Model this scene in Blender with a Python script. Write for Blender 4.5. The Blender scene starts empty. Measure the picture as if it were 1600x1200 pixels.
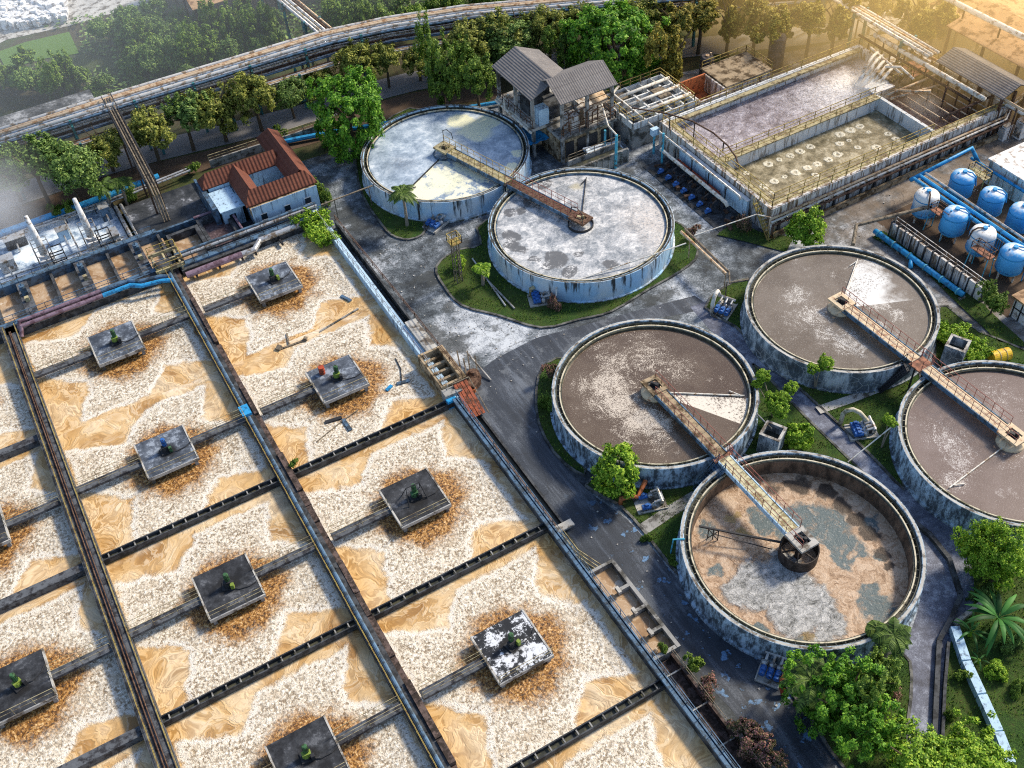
import bpy, math, random
import numpy as np
from mathutils import Matrix, Vector
random.seed(7); RNG = np.random.default_rng(7)
PI = math.pi
scene = bpy.context.scene
col = scene.collection

# ---------------------------------------------------------------- camera geometry (world X runs along the plant's cross walls, Y up the rows)
FPX, PITCH, ROLL, HEAD, HCAM = 1672.5, 0.81437, -0.075384, 0.467579, 72.6
def _rot(x, y):
    c, s = math.cos(-HEAD), math.sin(-HEAD)
    return (c*x - s*y, s*x + c*y)
def at(px, py, z=0.0):
    """ground-plan point at height z seen at a photo position"""
    x, y = (px-800)/FPX, -(py-600)/FPX
    c, s = math.cos(ROLL), math.sin(ROLL); x, y = c*x - s*y, s*x + c*y
    dy, dz = math.cos(PITCH)+y*math.sin(PITCH), -math.sin(PITCH)+y*math.cos(PITCH)
    k = (HCAM-z)/-dz
    return _rot(x*k, dy*k)
def at3(px, py, z=0.0):
    a = at(px, py, z); return (a[0], a[1], z)

# ---------------------------------------------------------------- object helpers
def link(o):
    col.objects.link(o); return o
def tag(o, label=None, cat=None, group=None, kind=None):
    if label: o['label'] = label
    if cat: o['category'] = cat
    if group: o['group'] = group
    if kind: o['kind'] = kind
    return o
def thing(name, label, cat, loc=(0,0,0), rotz=0.0, group=None):
    o = bpy.data.objects.new(name, None); link(o)
    o.empty_display_size = 0.3
    o.location = loc if len(loc) == 3 else (loc[0], loc[1], 0); o.rotation_euler = (0,0,rotz)
    return tag(o, label, cat, group)
def copy_tree(o, loc=None, rotz=None, parent=None):
    c = o.copy(); link(c)
    if parent is not None: c.parent = parent
    if loc is not None: c.location = loc if len(loc) == 3 else (loc[0], loc[1], 0)
    if rotz is not None: c.rotation_euler = (0,0,rotz)
    for ch in list(o.children): copy_tree(ch, parent=c)
    return c
class MB:
    """collects shapes; build() links them as one mesh object"""
    def __init__(s): s.v = []; s.f = []
    def add(s, vs, fs):
        n = len(s.v); s.v += [tuple(p) for p in vs]; s.f += [tuple(i+n for i in f) for f in fs]; return s
    def box(s, x0, x1, y0, y1, z0, z1):
        return s.add([(x0,y0,z0),(x1,y0,z0),(x1,y1,z0),(x0,y1,z0),(x0,y0,z1),(x1,y0,z1),(x1,y1,z1),(x0,y1,z1)],
                     [(0,3,2,1),(4,5,6,7),(0,1,5,4),(1,2,6,5),(2,3,7,6),(3,0,4,7)])
    def bc(s, cx, cy, z0, sx, sy, h, rot=0.0):
        c, n = math.cos(rot), math.sin(rot); pts = []
        for a, b in ((-1,-1),(1,-1),(1,1),(-1,1)):
            x, y = a*sx/2, b*sy/2; pts.append((cx+c*x-n*y, cy+n*x+c*y))
        return s.prism(pts, z0, z0+h)
    def prism(s, pts, z0, z1):
        n = len(pts)
        A = sum(pts[i][0]*pts[(i+1)%n][1]-pts[(i+1)%n][0]*pts[i][1] for i in range(n))
        if A < 0: pts = pts[::-1]
        return s.add([(p[0],p[1],z0) for p in pts]+[(p[0],p[1],z1) for p in pts],
            [tuple(range(n))[::-1], tuple(range(n,2*n))]+[(i,(i+1)%n,n+(i+1)%n,n+i) for i in range(n)])
    def sheet(s, pts, z):
        n = len(pts)
        A = sum(pts[i][0]*pts[(i+1)%n][1]-pts[(i+1)%n][0]*pts[i][1] for i in range(n))
        if A < 0: pts = pts[::-1]
        return s.add([(p[0],p[1],z) for p in pts], [tuple(range(n))])
    def quad(s, a, b, c, d): return s.add([a,b,c,d], [(0,1,2,3)])
    def slab(s, q, t):
        """four 3-D corners, thickened downwards by t"""
        return s.add(list(q)+[(p[0],p[1],p[2]-t) for p in q], [(0,1,2,3),(7,6,5,4),(0,4,5,1),(1,5,6,2),(2,6,7,3),(3,7,4,0)])
    def bar(s, p, q, w, h):
        p, q = Vector(p), Vector(q); d = (q-p).normalized()
        up = Vector((0,0,1)) if abs(d.z) < .95 else Vector((0,1,0))
        sd = d.cross(up).normalized(); u = sd.cross(d).normalized(); vs = []
        for e in (p, q):
            for a, b in ((-1,-1),(1,-1),(1,1),(-1,1)): vs.append(e+sd*a*w/2+u*b*h/2)
        return s.add(vs, [(0,1,2,3)[::-1] if False else (3,2,1,0),(4,5,6,7),(0,1,5,4),(1,2,6,5),(2,3,7,6),(3,0,4,7)])
    def tube(s, pts, r, n=8, caps=True):
        pts = [Vector(p) for p in pts]; m = len(pts); vs = []; prev = None
        for i, p in enumerate(pts):
            d = ((pts[i+1]-p) if i == 0 else (p-pts[i-1]) if i == m-1 else (pts[i+1]-p).normalized()+(p-pts[i-1]).normalized())
            d = d.normalized() if d.length > 1e-9 else Vector((0,0,1))
            if prev is None:
                a = Vector((0,0,1)) if abs(d.z) < .9 else Vector((1,0,0)); sd = d.cross(a).normalized()
            else:
                sd = prev - d*prev.dot(d); sd = sd.normalized() if sd.length > 1e-6 else d.orthogonal().normalized()
            prev = sd; u = d.cross(sd); rr = r[i] if isinstance(r, (list, tuple)) else r
            for k in range(n):
                t = 2*PI*k/n; vs.append(p+(sd*math.cos(t)+u*math.sin(t))*rr)
        fs = [(i*n+k, i*n+(k+1)%n, (i+1)*n+(k+1)%n, (i+1)*n+k) for i in range(m-1) for k in range(n)]
        if caps: fs += [tuple(range(n))[::-1], tuple((m-1)*n+k for k in range(n))]
        return s.add(vs, fs)
    def lathe(s, prof, cx=0, cy=0, n=48, a0=0.0, a1=2*PI):
        m = len(prof); full = abs(a1-a0-2*PI) < 1e-6; cols = n if full else n+1; vs = []
        for k in range(cols):
            t = a0+(a1-a0)*k/n; c, q = math.cos(t), math.sin(t)
            vs += [(cx+c*r, cy+q*r, z) for r, z in prof]
        fs = []
        for k in range(n):
            k2 = (k+1) % cols
            for j in range(m-1): fs.append((k*m+j, k2*m+j, k2*m+j+1, k*m+j+1))
        return s.add(vs, fs)
    def cyl(s, cx, cy, z0, z1, r0, r1=None, n=16):
        r1 = r0 if r1 is None else r1
        vs = [(cx+math.cos(2*PI*k/n)*r0, cy+math.sin(2*PI*k/n)*r0, z0) for k in range(n)]+[(cx+math.cos(2*PI*k/n)*r1, cy+math.sin(2*PI*k/n)*r1, z1) for k in range(n)]
        return s.add(vs, [tuple(range(n))[::-1], tuple(range(n,2*n))]+[(k,(k+1)%n,n+(k+1)%n,n+k) for k in range(n)])
    def ring(s, ri, ro, z0, z1, cx=0, cy=0, n=96):
        return s.lathe([(ri,z0),(ro,z0),(ro,z1),(ri,z1),(ri,z0)], cx, cy, n)
    def rail(s, pts, h=1.05, step=1.6, t=.05, mid=True, posts=True):
        """hand rail along floor points"""
        for a, b in zip(pts[:-1], pts[1:]):
            a, b = Vector(a), Vector(b); L = (b-a).length; n = max(1, round(L/step)); up = Vector((0,0,h))
            s.bar(a+up, b+up, t, t)
            if mid: s.bar(a+up*.5, b+up*.5, t*.8, t*.8)
            if posts:
                for k in range(n+1):
                    p = a.lerp(b, k/n); s.bar(p, p+up, t, t)
        return s
    def build(s, name, m, parent=None, smooth=False, origin=None, local=False):
        me = bpy.data.meshes.new(name)
        off = Vector((0,0,0))
        if not local:
            if parent is not None:
                q = parent
                while q is not None: off += Vector(q.location); q = q.parent
            if origin is not None: off = off + (Vector(origin)-off)
        vs = [(p[0]-off.x, p[1]-off.y, p[2]-off.z) for p in s.v]
        me.from_pydata(vs, [], s.f); me.update()
        if smooth: me.shade_smooth()
        if m is not None: me.materials.append(m)
        o = bpy.data.objects.new(name, me); link(o)
        if parent is not None: o.parent = parent
        if origin is not None:
            o.location = Vector(origin)-(Vector(parent.location) if parent is not None else Vector((0,0,0)))
        return o
ORD = ['first','second','third','fourth','fifth','sixth','seventh','eighth','ninth','tenth','eleventh','twelfth','thirteenth','fourteenth','fifteenth','sixteenth','seventeenth','eighteenth','nineteenth','twentieth']

# ---------------------------------------------------------------- node maths
class N:
    nt = None
    def __init__(s, k): s.k = k
    def __add__(a, b): return op('ADD', a, b)
    def __radd__(a, b): return op('ADD', b, a)
    def __sub__(a, b): return op('SUBTRACT', a, b)
    def __rsub__(a, b): return op('SUBTRACT', b, a)
    def __mul__(a, b): return op('MULTIPLY', a, b)
    def __rmul__(a, b): return op('MULTIPLY', b, a)
    def __truediv__(a, b): return op('DIVIDE', a, b)
    def __neg__(a): return op('MULTIPLY', a, -1.0)
def nd(t, **kw):
    n = N.nt.nodes.new(t)
    for k, v in kw.items(): setattr(n, k, v)
    return n
def put(sock, v):
    if isinstance(v, N): N.nt.links.new(v.k, sock)
    elif isinstance(v, (tuple, list)):
        sock.default_value = tuple(v)+((1.0,) if len(v) == 3 and len(sock.default_value) == 4 else ())
    else: sock.default_value = v
def op(o, *a):
    n = nd('ShaderNodeMath', operation=o)
    for i, x in enumerate(a): put(n.inputs[i], x)
    return N(n.outputs[0])
def mx(a, b): return op('MAXIMUM', a, b)
def mn(a, b): return op('MINIMUM', a, b)
def ab(a): return op('ABSOLUTE', a)
def vop(o, a, b=None, s=None):
    n = nd('ShaderNodeVectorMath', operation=o); put(n.inputs[0], a)
    if b is not None: put(n.inputs[1], b)
    if s is not None: put(n.inputs[3], s)
    return N(n.outputs['Value'] if o in ('LENGTH','DOT_PRODUCT','DISTANCE') else n.outputs[0])
def sep(v):
    n = nd('ShaderNodeSeparateXYZ'); put(n.inputs[0], v); return [N(x) for x in n.outputs]
def comb(x, y, z=0.0):
    n = nd('ShaderNodeCombineXYZ')
    for i, q in enumerate((x, y, z)): put(n.inputs[i], q)
    return N(n.outputs[0])
def noise(v, s=1.0, d=3.0, r=.55, dist=0.0, color=False):
    n = nd('ShaderNodeTexNoise'); put(n.inputs['Vector'], v)
    n.inputs['Scale'].default_value = s; n.inputs['Detail'].default_value = d; n.inputs['Roughness'].default_value = r; n.inputs['Distortion'].default_value = dist
    return N(n.outputs['Color' if color else 'Fac'])
def voro(v, s=1.0, feat='F1', rnd=1.0, outp='Distance'):
    n = nd('ShaderNodeTexVoronoi', feature=feat); put(n.inputs['Vector'], v); n.inputs['Scale'].default_value = s; n.inputs['Randomness'].default_value = rnd
    return N(n.outputs[outp])
def sst(x, a, b, lo=0.0, hi=1.0, smooth=True):
    n = nd('ShaderNodeMapRange', interpolation_type='SMOOTHSTEP' if smooth else 'LINEAR'); n.clamp = True
    for i, q in enumerate((x, a, b, lo, hi)): put(n.inputs[i], q)
    return N(n.outputs[0])
def mix(f, a, b, mode='MIX'):
    n = nd('ShaderNodeMix', data_type='RGBA', blend_type=mode); put(n.inputs[0], f); put(n.inputs[6], a); put(n.inputs[7], b); return N(n.outputs[2])
def ramp(f, stops):
    n = nd('ShaderNodeValToRGB'); e = n.color_ramp.elements
    while len(e) < len(stops): e.new(.5)
    for q, (p, c) in zip(e, stops): q.position = p; q.color = tuple(c)+(1,)
    put(n.inputs[0], f); return N(n.outputs[0])
def pos(): return N(nd('ShaderNodeNewGeometry').outputs['Position'])
def obc(): return N(nd('ShaderNodeTexCoord').outputs['Object'])
def isl(): return N(nd('ShaderNodeNewGeometry').outputs['Random Per Island'])
def orand(): return N(nd('ShaderNodeObjectInfo').outputs['Random'])
def nrm(): return N(nd('ShaderNodeNewGeometry').outputs['Normal'])
def vscale(v, s):
    return vop('MULTIPLY', v, s if isinstance(s, (tuple, list)) else (s, s, s))
MATS = {}
def begin(name):
    m = bpy.data.materials.new(name); m.use_nodes = True; N.nt = m.node_tree; N.nt.nodes.clear(); MATS[name] = m; return m
def finish(m, color, rough=.8, bump=None, strength=.3, dist=.1, metal=0.0, spec=.3, trans=None, coat=0.0):
    b = nd('ShaderNodeBsdfPrincipled'); put(b.inputs['Base Color'], color); put(b.inputs['Roughness'], rough); put(b.inputs['Metallic'], metal)
    b.inputs['Specular IOR Level'].default_value = spec
    if bump is not None:
        bn = nd('ShaderNodeBump'); bn.inputs['Strength'].default_value = strength; bn.inputs['Distance'].default_value = dist
        put(bn.inputs['Height'], bump); N.nt.links.new(bn.outputs[0], b.inputs['Normal'])
    out = nd('ShaderNodeOutputMaterial'); s = b.outputs[0]
    if trans is not None:
        t = nd('ShaderNodeBsdfTranslucent'); put(t.inputs[0], color); ms = nd('ShaderNodeMixShader'); ms.inputs[0].default_value = trans
        N.nt.links.new(b.outputs[0], ms.inputs[1]); N.nt.links.new(t.outputs[0], ms.inputs[2]); s = ms.outputs[0]
    N.nt.links.new(s, out.inputs[0]); return m

def simple(name, c, rough=.6, metal=0.0, var=.35, sc=.8, dirt=None, damt=.5, streak=False, bump=.15, fine=9.0):
    """painted or bare surface: large tonal noise, fine grain, patches of dirt (running down when streak)"""
    m = begin(name); p = pos(); n1 = noise(p, sc, 4, .6); n2 = noise(p, fine, 3, .6)
    k = .72+(n1-.5)*var*2+(n2-.5)*var+.28
    colr = mix(1.0, tuple(c), comb(k, k, k), 'MULTIPLY')
    if dirt is not None:
        q = vscale(p, (2.6, 2.6, .35)) if streak else vscale(p, 1.0)
        d = noise(q, 1.0 if streak else sc*1.7, 5, .68)
        colr = mix(sst(d, .62-damt*.3, .72-damt*.2), colr, tuple(dirt))
    return finish(m, colr, rough, n2, bump, .03, metal)
# ---------------------------------------------------------------- materials
M = {}
def gray(k): return comb(k, k, k)
M['concrete'] = simple('concrete', (.30,.30,.29), .85, 0, .45, .5, (.07,.068,.06), .55)
M['concrete_dark'] = simple('concrete_dark', (.075,.082,.092), .8, 0, .5, .7, (.025,.027,.03), .7)
M['concrete_pale'] = simple('concrete_pale', (.46,.45,.42), .85, 0, .4, .5, (.12,.10,.08), .5)
M['concrete_tan'] = simple('concrete_tan', (.40,.31,.20), .85, 0, .5, .6, (.09,.06,.03), .6)
M['walk'] = simple('walkway_concrete', (.105,.115,.13), .8, 0, .5, .9, (.03,.03,.035), .6)
M['broken'] = simple('broken_concrete', (.12,.085,.075), .9, 0, .6, 1.2, (.035,.025,.02), .7)
M['wall_white'] = simple('streaked_white_wall', (.68,.71,.72), .8, 0, .25, .4, (.26,.24,.21), .4, True)
M['wall_rust'] = simple('stained_plaster', (.66,.64,.61), .85, 0, .35, .5, (.19,.13,.08), .6, True)
M['wall_blue'] = simple('pale_blue_wall', (.44,.62,.78), .8, 0, .3, .6, (.16,.22,.29), .35, True)
M['steel'] = simple('galvanised_pipe', (.50,.51,.52), .38, .55, .3, 1.0, (.22,.17,.12), .5)
M['lagging'] = simple('pipe_lagging', (.66,.64,.60), .42, .35, .25, .8, (.28,.2,.12), .45)
M['lag_orange'] = simple('weathered_warm_light_lagging', (.60,.46,.31), .5, .15, .3, .9, (.34,.19,.09), .5)  # orange tone carries warm light on the rack pipes; patches are dirt
M['rust'] = simple('rusty_steel', (.15,.09,.06), .85, .1, .6, 2.0, (.06,.03,.02), .6)
M['red'] = simple('red_paint', (.42,.07,.03), .6, 0, .4, 1.5, (.15,.04,.02), .5)
M['orange'] = simple('orange_paint', (.55,.17,.06), .6, 0, .4, 1.5, (.2,.07,.03), .5)
M['purple'] = simple('faded_violet_pipe', (.24,.17,.22), .55, .1, .4, .8, (.12,.07,.09), .6)
M['bluepipe'] = simple('blue_pipe', (.03,.30,.62), .45, 0, .3, 1.0, (.02,.14,.3), .4)
M['bluesteel'] = simple('blue_grey_steel', (.10,.18,.28), .5, .2, .4, .8, (.05,.07,.09), .6)
M['teal'] = simple('teal_steel', (.05,.20,.22), .6, .1, .4, .9, (.07,.05,.04), .5)
M['cyan'] = simple('cyan_post', (.08,.40,.55), .55, 0, .3, 1.0, (.12,.10,.08), .35)
M['yellow'] = simple('yellow_rail', (.40,.31,.09), .6, 0, .35, 1.3, (.18,.10,.04), .5)
M['yellow_dull'] = simple('dull_yellow_deck', (.42,.37,.22), .75, 0, .4, 1.0, (.16,.12,.07), .55)
M['drum_yellow'] = simple('drum_yellow', (.78,.50,.03), .5, 0, .3, 1.5, (.5,.25,.03), .4)
M['deck_tan'] = simple('tan_deck', (.66,.53,.36), .7, 0, .3, 1.0, (.38,.20,.11), .35)
M['deck_rust'] = simple('rusty_deck', (.34,.15,.09), .75, 0, .5, 1.0, (.12,.06,.04), .6)
M['deck_pale'] = simple('pale_deck', (.58,.55,.36), .7, 0, .35, .8, (.25,.20,.10), .55)
M['rail_red'] = simple('red_brown_rail', (.26,.09,.07), .65)
M['dark'] = simple('dark_steel', (.035,.036,.04), .6, .2, .4, 1.2)
M['black_tank'] = simple('black_plastic', (.05,.045,.05), .5, 0, .4, .8, (.12,.1,.1), .5)
M['cream'] = simple('cream_weir', (.58,.53,.40), .7, 0, .3, .8, (.18,.16,.10), .45)
M['launder'] = simple('wet_launder', (.045,.05,.045), .35, 0, .5, 1.0, (.09,.09,.06), .6)
M['green_motor'] = simple('green_motor', (.05,.14,.06), .5, 0, .3, 3.0, (.03,.04,.02), .5)
M['blue_motor'] = simple('blue_motor', (.03,.13,.42), .5, 0, .3, 3.0, (.03,.04,.06), .4)
M['lime'] = simple('lime_cover', (.20,.28,.05), .55, 0, .3, 2.0)
M['white_pipe'] = simple('white_pipe', (.68,.66,.60), .5, 0, .25, 1.0, (.32,.22,.13), .45)
M['white_paint'] = simple('white_paint', (.74,.75,.76), .6, 0, .2, 1.0, (.32,.28,.25), .4)
M['glass'] = simple('dark_pane', (.02,.03,.04), .15)
M['sheet_roof'] = simple('warm_sheet_roof', (.42,.27,.15), .75, 0, .35, .5, (.18,.10,.05), .5)
M['wood'] = simple('grey_timber', (.22,.18,.13), .85, 0, .5, 2.0, (.06,.05,.04), .5)
M['bark'] = simple('bark', (.10,.075,.05), .95, 0, .5, 3.0)
M['bark_pale'] = simple('pale_bark', (.26,.22,.17), .9, 0, .4, 3.0)
M['brick_red'] = simple('red_plate', (.36,.10,.05), .75, .1, .5, 2.0, (.12,.04,.02), .6, True)

# two-tone blue/white tanks: white chalked dome, bright blue shell, rust runs
m = begin('blue_vessel_paint'); p = obc(); x, y, z = sep(p)
nn = noise(p, .9, 4, .6); w = sst(z+(nn-.5)*2.0, 3.3, 3.75)
c = mix(w, (.09,.44,.86), (.78,.80,.82)); st = noise(vscale(p, (3,3,.4)), 1.2, 5, .7)
c = mix(sst(st, .60, .72)*sst(z, 1.0, 2.8)*.8, c, (.24,.12,.05)); M['vessel'] = finish(m, c, .4, nn, .1)
m = begin('chalky_vessel_paint'); p = obc(); x, y, z = sep(p)
nn = noise(p, .9, 4, .6); w = sst(z+(nn-.5)*2.2, 1.5, 2.9)
c = mix(w, (.16,.46,.80), (.80,.80,.78)); st = noise(vscale(p, (3,3,.4)), 1.2, 5, .7)
c = mix(sst(st, .53, .68)*.9, c, (.26,.13,.05)); M['vessel_rusty'] = finish(m, c, .45, nn, .1)

# clarifier walls: pale blue with long black runs (upper pair) and dark, cracked, lime-streaked walls (the others)
m = begin('clarifier_wall_blue'); p = pos(); z = sep(p)[2]
n1 = noise(vscale(p, (1.6,1.6,.16)), 1.0, 5, .68); n2 = noise(p, .35, 3)
c = mix(sst(n2, .35, .65), (.36,.58,.80), (.60,.68,.74)); c = mix(sst(n1+(z-1.2)*.035, .53, .66), c, (.045,.05,.055))
c = mix(sst(z, .5, .05)*sst(noise(p, 2.0), .4, .6), c, (.09,.08,.05)); M['cw_blue'] = finish(m, c, .8, n1, .2)
m = begin('clarifier_wall_dark'); p = pos(); z = sep(p)[2]
n1 = noise(vscale(p, (1.1,1.1,.35)), 1.1, 6, .72); n2 = noise(p, .4, 4)
c = mix(sst(n1, .44, .62), (.10,.13,.16), (.46,.52,.57)); c = mix(sst(n2, .5, .66)*.7, c, (.05,.055,.06))
vg = sst(voro(vscale(p, (.8,.8,1.0)), .9, 'DISTANCE_TO_EDGE'), .03, .0); c = mix(vg*.55, c, (.62,.64,.66))
M['cw_dark'] = finish(m, c, .8, n1, .25)
m = begin('clarifier_wall_mottled'); p = pos()
n1 = noise(vscale(p, (1.3,1.3,.5)), 1.4, 6, .74); n2 = noise(p, .5, 3)
c = mix(sst(n1, .40, .60), (.06,.08,.10), (.42,.56,.70)); c = mix(sst(n2, .5, .7)*.4, c, (.05,.06,.08))
M['cw_mott'] = finish(m, c, .75, n1, .25)

# ground surfaces
m = begin('earth_and_scrub'); p = pos(); n1 = noise(p, .08, 5, .6); n2 = noise(p, 1.3, 5, .7); n3 = noise(p, 7.0, 3, .7)
c = mix(sst(n1+(n2-.5)*.3, .42, .6), (.045,.034,.02), (.035,.06,.014)); c = mix(sst(n3, .4, .75), c, (.09,.085,.03)); M['ground'] = finish(m, c, .95, n2, .6, .2)
m = begin('bare_dirt'); p = pos(); n1 = noise(p, .4, 5, .65); n3 = noise(p, 5.0, 4, .7)
c = mix(n1, (.045,.03,.02), (.13,.085,.055)); c = mix(sst(n3, .55, .8), c, (.2,.15,.1)); M['dirt'] = finish(m, c, .9, n3, .5, .1)
m = begin('lawn_turf'); p = pos(); n1 = noise(p, .22, 4, .6); n2 = noise(p, 2.2, 4, .7); n3 = noise(p, 11.0, 3, .7)
c = mix(sst(n1+(n2-.5)*.35, .36, .62), (.022,.052,.010), (.060,.075,.018)); c = mix(sst(n3, .42, .72), c, (.055,.13,.018)); c = mix(sst(sep(p)[1], 135.0, 145.0)*.8, c, (.11,.21,.03))
c = mix(sst(n2, .62, .72)*.7, c, (.085,.06,.03)); M['lawn'] = finish(m, c, .95, n3, .8, .15)
m = begin('yard_concrete'); p = pos(); x, y, z = sep(p)
n1 = noise(p, .11, 6, .62); n2 = noise(p, .75, 6, .68); n3 = noise(p, 6.0, 4, .7)
toned = sst(vop('LENGTH', vop('SUBTRACT', p, (33.5,69.0,0.0))), 9.0, 2.0)*.12; far = sst(x, 52.0, 66.0)*.06  # paler concrete round one spot and on the right-hand side
c = ramp(n1+toned+far-.03+(n2-.5)*.7+(n3-.5)*.34, [(.30,(.022,.027,.033)),(.43,(.07,.085,.10)),(.53,(.16,.185,.21)),(.61,(.33,.36,.40)),(.72,(.56,.60,.64))])
wet = sst(noise(vscale(p, (.2,.2,1)), 1.0, 5, .7), .52, .60); c = mix(wet*.75, c, (.045,.05,.05))
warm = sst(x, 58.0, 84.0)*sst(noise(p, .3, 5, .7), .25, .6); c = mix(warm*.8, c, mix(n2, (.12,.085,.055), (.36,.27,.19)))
jx = ab(op('FRACT', x/3.2)-.5); jy = ab(op('FRACT', y/4.1)-.5); jt = mx(sst(jx, .490, .497), sst(jy, .492, .498))
c = mix(jt*.6*sst(n2, .3, .55), c, (.03,.03,.03)); cr = sst(voro(vop('ADD', p, vscale(noise(p, .8, 3, .6, 0, True), 1.4)), .33, 'DISTANCE_TO_EDGE'), .012, .0)
c = mix(cr*.7, c, (.025,.025,.025)); M['yard'] = finish(m, c, .75, n3, .35, .05)
m = begin('asphalt'); p = pos(); x, y, z = sep(p)
n1 = noise(p, .16, 5, .6); n2 = noise(vscale(p, (1.6,.16,1)), 1.0, 5, .65); n3 = noise(p, 9.0, 4, .7)
c = ramp(n1*.5+n2*.5+(n3-.5)*.34, [(.33,(.014,.019,.028)),(.5,(.036,.046,.064)),(.68,(.15,.17,.20))])
pt = noise(vop('ADD', p, (31.0,7.0,0)), .62, 2, .45); lo = sst(noise(p, .09, 2), .36, .52)
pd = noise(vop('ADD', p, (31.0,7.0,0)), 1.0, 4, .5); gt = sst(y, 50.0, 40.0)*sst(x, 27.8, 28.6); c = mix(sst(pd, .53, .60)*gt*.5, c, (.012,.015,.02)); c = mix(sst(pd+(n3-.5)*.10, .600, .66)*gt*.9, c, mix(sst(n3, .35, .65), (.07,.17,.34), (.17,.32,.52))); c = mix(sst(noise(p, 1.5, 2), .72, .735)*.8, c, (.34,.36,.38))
cr = sst(voro(vop('ADD', p, vscale(noise(p, .7, 3, .6, 0, True), 1.6)), .22, 'DISTANCE_TO_EDGE'), .012, .0); c = mix(cr*.5, c, (.012,.012,.014))
ed_ = sst(noise(p, .28, 6, .72)+(n3-.5)*.2, .52, .62)*sst(y, 46.0, 62.0); c = mix(ed_*.55, c, (.17,.19,.215)); c = mix(sst(n2+(n3-.5)*.3, .54, .68)*.35, c, (.12,.15,.20)); M['asphalt'] = finish(m, c, .62, n3, .3, .04, spec=.45)
m = begin('lane_asphalt'); p = pos()
n1 = noise(p, .3, 6, .7); n2 = noise(p, 1.8, 5, .7); n3 = noise(p, 9.0, 4, .7)
c = ramp(n1*.6+n2*.4+(n3-.5)*.3, [(.36,(.035,.04,.065)),(.5,(.11,.125,.18)),(.64,(.34,.38,.48))])
M['lane'] = finish(m, c, .62, n3, .35, .05, spec=.45)
m = begin('street_asphalt'); p = pos(); n1 = noise(p, .3, 4); n3 = noise(p, 6.0, 3)
c = mix(n1*.6+n3*.4, (.13,.13,.14), (.24,.235,.24)); M['street'] = finish(m, c, .8, n3, .2)
m = begin('kerb_stone'); p = pos(); n1 = noise(p, 1.2, 4); c = mix(sst(n1, .35, .65), (.035,.037,.036), (.17,.17,.16)); M['kerb'] = finish(m, c, .85, n1, .3)
m = begin('dark_wet_slab'); p = pos(); n1 = noise(vop('ADD', p, vscale(noise(p, .25, 3, .6, 0, True), 3.0)), .35, 5, .65); n2 = noise(p, 3.0, 4)
c = ramp(n1+(n2-.5)*.18, [(.40,(.018,.022,.028)),(.55,(.05,.055,.062)),(.62,(.10,.11,.13)),(.66,(.36,.38,.42)),(.70,(.08,.085,.1))]); M['slab'] = finish(m, c, .55, n2, .3)
m = begin('pale_foam'); p = pos(); n1 = noise(vop('ADD', p, vscale(noise(p, .4, 3, .6, 0, True), 2.0)), .4, 5, .6); n2 = noise(p, 4.0, 4, .7)
c = ramp(n1+(n2-.5)*.2, [(.34,(.06,.09,.14)),(.43,(.26,.36,.49)),(.51,(.60,.70,.80)),(.62,(.88,.92,.95))]); M['foam'] = finish(m, c, .7, n2, .5, .1)

# roofs
m = begin('corrugated_roof'); p = obc(); x, y, z = sep(p); n1 = noise(p, .5, 5, .65); n2 = noise(p, 4.0, 4)
wv = op('SINE', x*22.0); rows = sst(ab(op('FRACT', y/1.25)-.5), .47, .495)
c = mix(n1, (.085,.08,.082), (.26,.245,.24)); c = mix(rows*.6, c, (.05,.045,.045)); c = mix(sst(n2, .56, .72)*.6, c, (.33,.31,.29)); M['corr'] = finish(m, c, .85, wv, .35, .05)
m = begin('red_clay_tiles'); p = obc(); x, y, z = sep(p); n1 = noise(p, .8, 5, .65); n2 = noise(p, 6.0, 3)
wv = op('SINE', x*15.0); rows = op('FRACT', y*3.0); c = mix(n1+(n2-.5)*.7, (.07,.024,.018), (.24,.085,.05)); c = mix(sst(rows, .8, 1.0)*.45, c, (.06,.015,.01))
M['tiles'] = finish(m, c, .8, wv+rows*.8, .5, .06)
m = begin('stained_flat_roof'); p = pos(); n1 = noise(p, .45, 6, .7); n2 = noise(p, 3.0, 4)
c = ramp(n1+(n2-.5)*.3, [(.36,(.03,.033,.035)),(.5,(.10,.105,.11)),(.62,(.34,.35,.36))]); M['flat_roof'] = finish(m, c, .85, n2, .25)

# aerator decks: dark oily slabs, slabs with blue-grey sky light painted into their colour, one crusted white
def deck(name, a, b, crust, cc, th=.52):
    m = begin(name); p = obc(); w = pos(); n1 = noise(w, .55, 6, .68); n2 = noise(w, 3.2, 5, .7); r = vop('LENGTH', vop('MULTIPLY', p, (1,1,0)))
    c = mix(sst(n1+(n2-.5)*.35, .36, .66), a, b); c = mix(sst(n1*.55+n2*.45, th, th+.05)*crust, c, cc)
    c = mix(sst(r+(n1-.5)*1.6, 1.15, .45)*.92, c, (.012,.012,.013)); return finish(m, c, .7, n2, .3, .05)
M['deck_black'] = deck('deck_black', (.012,.013,.016), (.055,.06,.07), .55, (.16,.17,.19), .55)
M['deck_skylit'] = deck('deck_skylit', (.04,.05,.068), (.16,.19,.24), .7, (.32,.37,.44))
M['deck_crust'] = deck('deck_crust', (.016,.018,.023), (.06,.066,.078), 1.0, (.66,.69,.74), .488)

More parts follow.
